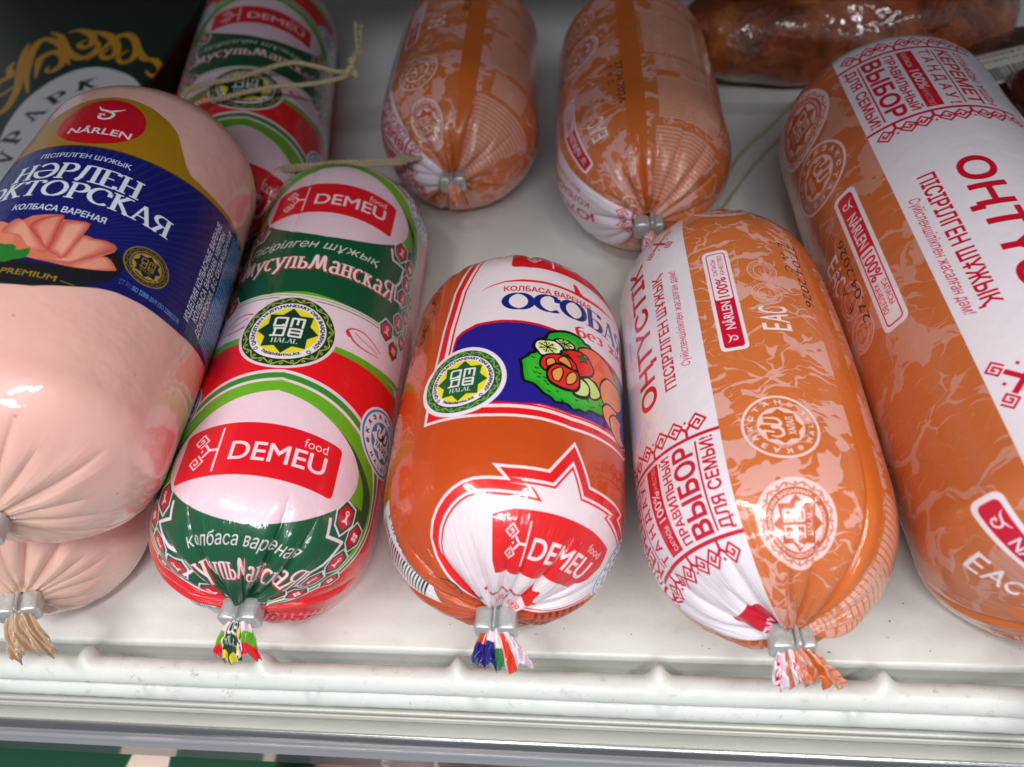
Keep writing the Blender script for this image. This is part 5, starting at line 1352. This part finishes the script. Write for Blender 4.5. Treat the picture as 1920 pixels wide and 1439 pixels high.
def flat_print(name, img, base, rough=.4, coat=.3, x0=0, y0=0, w=1, h=1):
    M = NT(name); ob = M.add('ShaderNodeTexCoord').outputs['UV']
    ti = M.add('ShaderNodeTexImage'); ti.image = img; ti.extension = 'EXTEND'; M.link(ob, ti.inputs[0])
    M.link(M.mix(ti.outputs['Alpha'], lin(base), ti.outputs['Color']), M.b.inputs['Base Color']); M.set(Roughness=rough, Coat_Weight=coat, Coat_Roughness=.2)
    return M.m
def uv_box(me, x0, y0, w, h):
    l = me.uv_layers.new(name='UVMap')
    for p in me.polygons:
        for li in p.loop_indices:
            c = me.vertices[me.loops[li].vertex_index].co / MM
            l.data[li].uv = ((c.x - x0) / w, (c.y - y0) / h) if p.normal.z > .5 else (0.01, .95)
bm = bmesh.new(); box(bm, -462, -261, 122, 345, 0.5, 50, 2.0, 3)
me = bm_mesh('carton', bm, False); uv_box(me, -470, 110, 215, 240)
o = link_mesh('printed_carton', me, flat_print('green_carton_print', CAR, (5, 34, 21)))
tag(o, 'dark green carton with a gold curl border round a white oval, at the back left', 'carton')

# ================================================================ smoked meat and packs at the back right
def blob(cx, cy, cz, rx, ry, rz, seed, nz=.06, n=90, m=60, e=2.6):
    rg = np.random.default_rng(seed)
    a = np.linspace(0, 2 * np.pi, n, endpoint=False)[None, :]; b = np.linspace(-np.pi / 2 + .02, np.pi / 2 - .02, m)[:, None]
    sp = lambda v: np.sign(v) * np.abs(v) ** (2 / e)
    X, Y, Z = sp(np.sin(b)) + 0 * a, sp(np.cos(b)) * sp(np.cos(a)), sp(np.cos(b)) * sp(np.sin(a))
    k = 1 + 0 * X
    for i in range(9):
        f = rg.uniform(1.5, 7, 3); p = rg.uniform(0, 6, 3)
        k += nz / (1 + i * .4) * np.sin(X * f[0] * 1.6 + p[0]) * np.sin(Y * f[1] + p[1]) * np.sin(Z * f[2] + p[2])
    V = np.stack([cx + rx * X * (1 + (k - 1) * .2), cy + ry * Y * k, cz + rz * Z * k], -1)
    V[..., 2] = np.maximum(V[..., 2], cz - rz)
    return V.reshape(-1, 3), gridfaces(m, n, True)[:, ::-1]
def smoked(name, c1, c2, c3):
    M = NT(name); ob = M.obj()
    n = M.noise(ob, 35, 6, .65, 1.5); n2 = M.noise(ob, 160, 5, .7); n3 = M.noise(ob, 28, 3, .5)
    c = M.mix(M.ramp(n.outputs['Fac'], (.38, .62)), lin(c1), lin(c2)); c = M.mix(M.ramp(n3.outputs['Fac'], (.52, .72)), c, lin(c3))
    c = M.mix(M.math('MULTIPLY', n2.outputs['Fac'], .35), c, tuple(v * .3 for v in lin(c1)))
    M.link(c, M.b.inputs['Base Color'])
    bp = M.bump(n2.outputs['Fac'], .7, .002, M.bump(n.outputs['Fac'], .8, .004)); M.set(Roughness=.3, Coat_Weight=1, Coat_Roughness=.05, Normal=bp)
    M.link(M.bump(M.noise(ob, 140, 2, .5).outputs['Fac'], .8, .002), M.b.inputs['Coat Normal'])
    return M.m
m_smoke = smoked('smoked_meat_under_film', (164, 78, 34), (98, 42, 18), (206, 126, 60))
m_sheet = NT('clear_vacuum_film').set(Roughness=.12, Base_Color=(*lin((214, 206, 196)), 1), Alpha=.24, Coat_Weight=1, Coat_Roughness=.04, Specular_IOR_Level=.8).m
def flange(name, cx, cy, rx, ry, z, parent, seed, w=9):
    rg = np.random.default_rng(seed); n = 220; a = np.linspace(0, 2 * np.pi, n, endpoint=False); sp = lambda v: np.sign(v) * np.abs(v) ** (2 / 4.5)
    R_ = []
    for i, f in enumerate(np.linspace(0, 1, 8)):
        k = f * w
        R_.append(np.stack([cx + (rx + k - 4) * sp(np.cos(a)), cy + (ry + k - 4) * sp(np.sin(a)), z + .5 * np.sin(a * 23 + i * .5) * f + .4 * np.sin(a * 41) * f + .8 * f * np.sin(a * 7 + seed)], -1))
    V = np.concatenate(R_); V[:, 2] = np.maximum(V[:, 2], .4)
    return link_mesh(name, mesh_np(name, V, gridfaces(8, n, True)), m_sheet, parent)
pk = empty('smoked_meat_pack', (74, 262, 0)); tag(pk, 'long vacuum pack of glossy brown smoked meat at the back right, paper label on top', 'meat pack')
V, F = blob(70, 266, 25, 78, 33, 24, 5, .05, 160, 110)
link_mesh('meat', mesh_np('meat', V, F), m_smoke, pk); flange('vacuum_film', 72, 264, 76, 33, 1.6, pk, 2, 11)
def art_tag(lines, w=50, h=24, bar=True, col=(24, 22, 24), bgc=(226, 220, 200)):
    cv = Canvas(0, 0, w, h, 14); cv.fill(poly([(0, 0), (w, 0), (w, h), (0, h)]), bgc)
    y = h - 4
    for s_, hh, ww in lines: cv.fill(text(s_, 2, y, hh, ww, bold=.01), col); y -= hh + 1.6
    if bar:
        x = 2
        while x < w - 4:
            b = random.choice([.3, .5, .8]); cv.fill(poly([(x, 1.5), (x + b, 1.5), (x + b, max(3, y - 1)), (x, max(3, y - 1))]), col); x += b + random.choice([.3, .5, .7])
    return cv
def tag_sheet(name, cv, center, ux, uy, parent, bend=0.0, nx=12):
    im = cv.image('print_' + name); m = flat_print(name + '_paper', im, (226, 220, 200), .5, .4)
    u, v = np.meshgrid(np.linspace(0, 1, nx), np.linspace(0, 1, nx)); c = np.array(center, float); ux, uy = np.array(ux, float), np.array(uy, float)
    nrm = np.cross(ux, uy); nrm /= np.linalg.norm(nrm)
    V = c + (u[..., None] - .5) * ux + (v[..., None] - .5) * uy + (bend * (1 - (2 * v - 1) ** 2))[..., None] * nrm
    o = link_mesh(name, mesh_np(name, V.reshape(-1, 3), gridfaces(nx, nx), np.stack([u, v], -1).reshape(-1, 2)), m, parent)
    sm = o.modifiers.new('thickness', 'SOLIDIFY'); sm.thickness = .0003; sm.offset = -1
    return o
tag_sheet('paper_label', art_tag([('Ет өнімі 0,480 кг', 2, 34), ('22.04.2026', 2, 20)], 50, 24), (30, 262, 50.5), (34, 6, 1), (-3, 20, 3), pk, 1.5)
pk2 = empty('sliced_meat_pack', (155, 235, 0)); tag(pk2, 'flat dark brown meat pack with a white barcode label, in the back right corner', 'meat pack')
V, F = blob(150, 228, 12, 46, 34, 12, 8, .04, 90, 60, 3.4)
link_mesh('meat', mesh_np('meat', V, F), smoked('dark_smoked_meat', (84, 40, 20), (52, 26, 16), (110, 62, 34)), pk2); flange('vacuum_film', 150, 228, 45, 34, 1.2, pk2, 5, 12)
tag_sheet('barcode_label', art_tag([('Колбаса 0,356', 2, 30), ('смотреть на упаковке', 1.5, 34)], 44, 22, bgc=(206, 200, 190)), (137, 216, 26.0), (40, 10, 2), (-4, 18, 4), pk2, .6)
pk3 = empty('standing_meat_pack', (150, 180, 0)); tag(pk3, 'dark red pack with a white label and red letters, cut off by the right edge', 'meat pack')
V, F = blob(158, 186, 18, 34, 22, 18, 12, .03, 80, 60, 4)
link_mesh('pack_body', mesh_np('pack_body', V, F), simple('dark_red_glossy_pack', (86, 22, 26), .25, coat=1), pk3)
tag_sheet('front_label', art_tag([('ПЕЛЬМЕНИ', 6, 40), ('ет', 3, 8)], 44, 20, False, (196, 20, 50), (226, 214, 214)), (147, 170, 32), (46, 4, 0), (0, 12, 14), pk3, .4)

# ================================================================ lower shelf seen past the front edge
o = link_mesh('lower_shelf', (lambda bm: (box(bm, -520, 330, -190, 300, -172, -168, .5), bm_mesh('lower_shelf', bm))[1])(bmesh.new()), m_deck, None); tag(o, kind='structure')
bm = bmesh.new(); box(bm, -420, -182, -150, 120, -167.5, -110, 2.0, 3)
gc = bm_mesh('green_carton', bm, False); uvt = Canvas(-420, -150, 240, 270, 4)
uvt.fill(poly([(-420, -150), (-180, -150), (-180, 120), (-420, 120)]), (22, 74, 52)); uvt.fill(poly([(-262, -140), (-214, -140), (-231, -36), (-243, -36)]), (238, 214, 200)); uvt.fill(poly([(-206, -140), (-160, -140), (-184, -62)]), (238, 214, 200))
uv_box(gc, -420, -150, 240, 270)
o = link_mesh('printed_carton', gc, flat_print('bright_green_carton_print', uvt.image('print_lower_carton'), (22, 74, 52)))
tag(o, 'green carton with pale triangles on the shelf below, at the lower left corner', 'carton')
m_red = smoked('red_meat_in_film', (150, 40, 40), (96, 30, 30), (206, 150, 140))
lab = ('first from the left', 'second from the left', 'third from the left', 'second from the right', 'rightmost')
for i, (x, r) in enumerate(((-140, 34), (-68, 32), (2, 33), (70, 30), (132, 30))):
    t_ = empty('red_meat_pack', (x, -60, -166)); tag(t_, 'film-wrapped red meat on the shelf below, ' + lab[i] + ' past the metal edge', 'meat pack', 'red meat packs on the shelf below')
    V, F = blob(0, 0, 0, 62, r, 24, 40 + i, .07, 60, 50)
    V = V[:, [1, 0, 2]] * [1, 1, 1] + [x, -62, -142]; F = F[:, ::-1]
    link_mesh('meat', mesh_np('meat', V, F), m_red, t_)
    Vw = V.copy(); ctr = np.array([x, -62, -142.0]); Vw = ctr + (Vw - ctr) * 1.05; Vw[:, 2] += .8 * np.sin(Vw[:, 0] * .9 + Vw[:, 1] * .7) + .6 * np.sin(Vw[:, 1] * 1.3)
    link_mesh('vacuum_film', mesh_np('vacuum_film', Vw, F), m_sheet, t_)
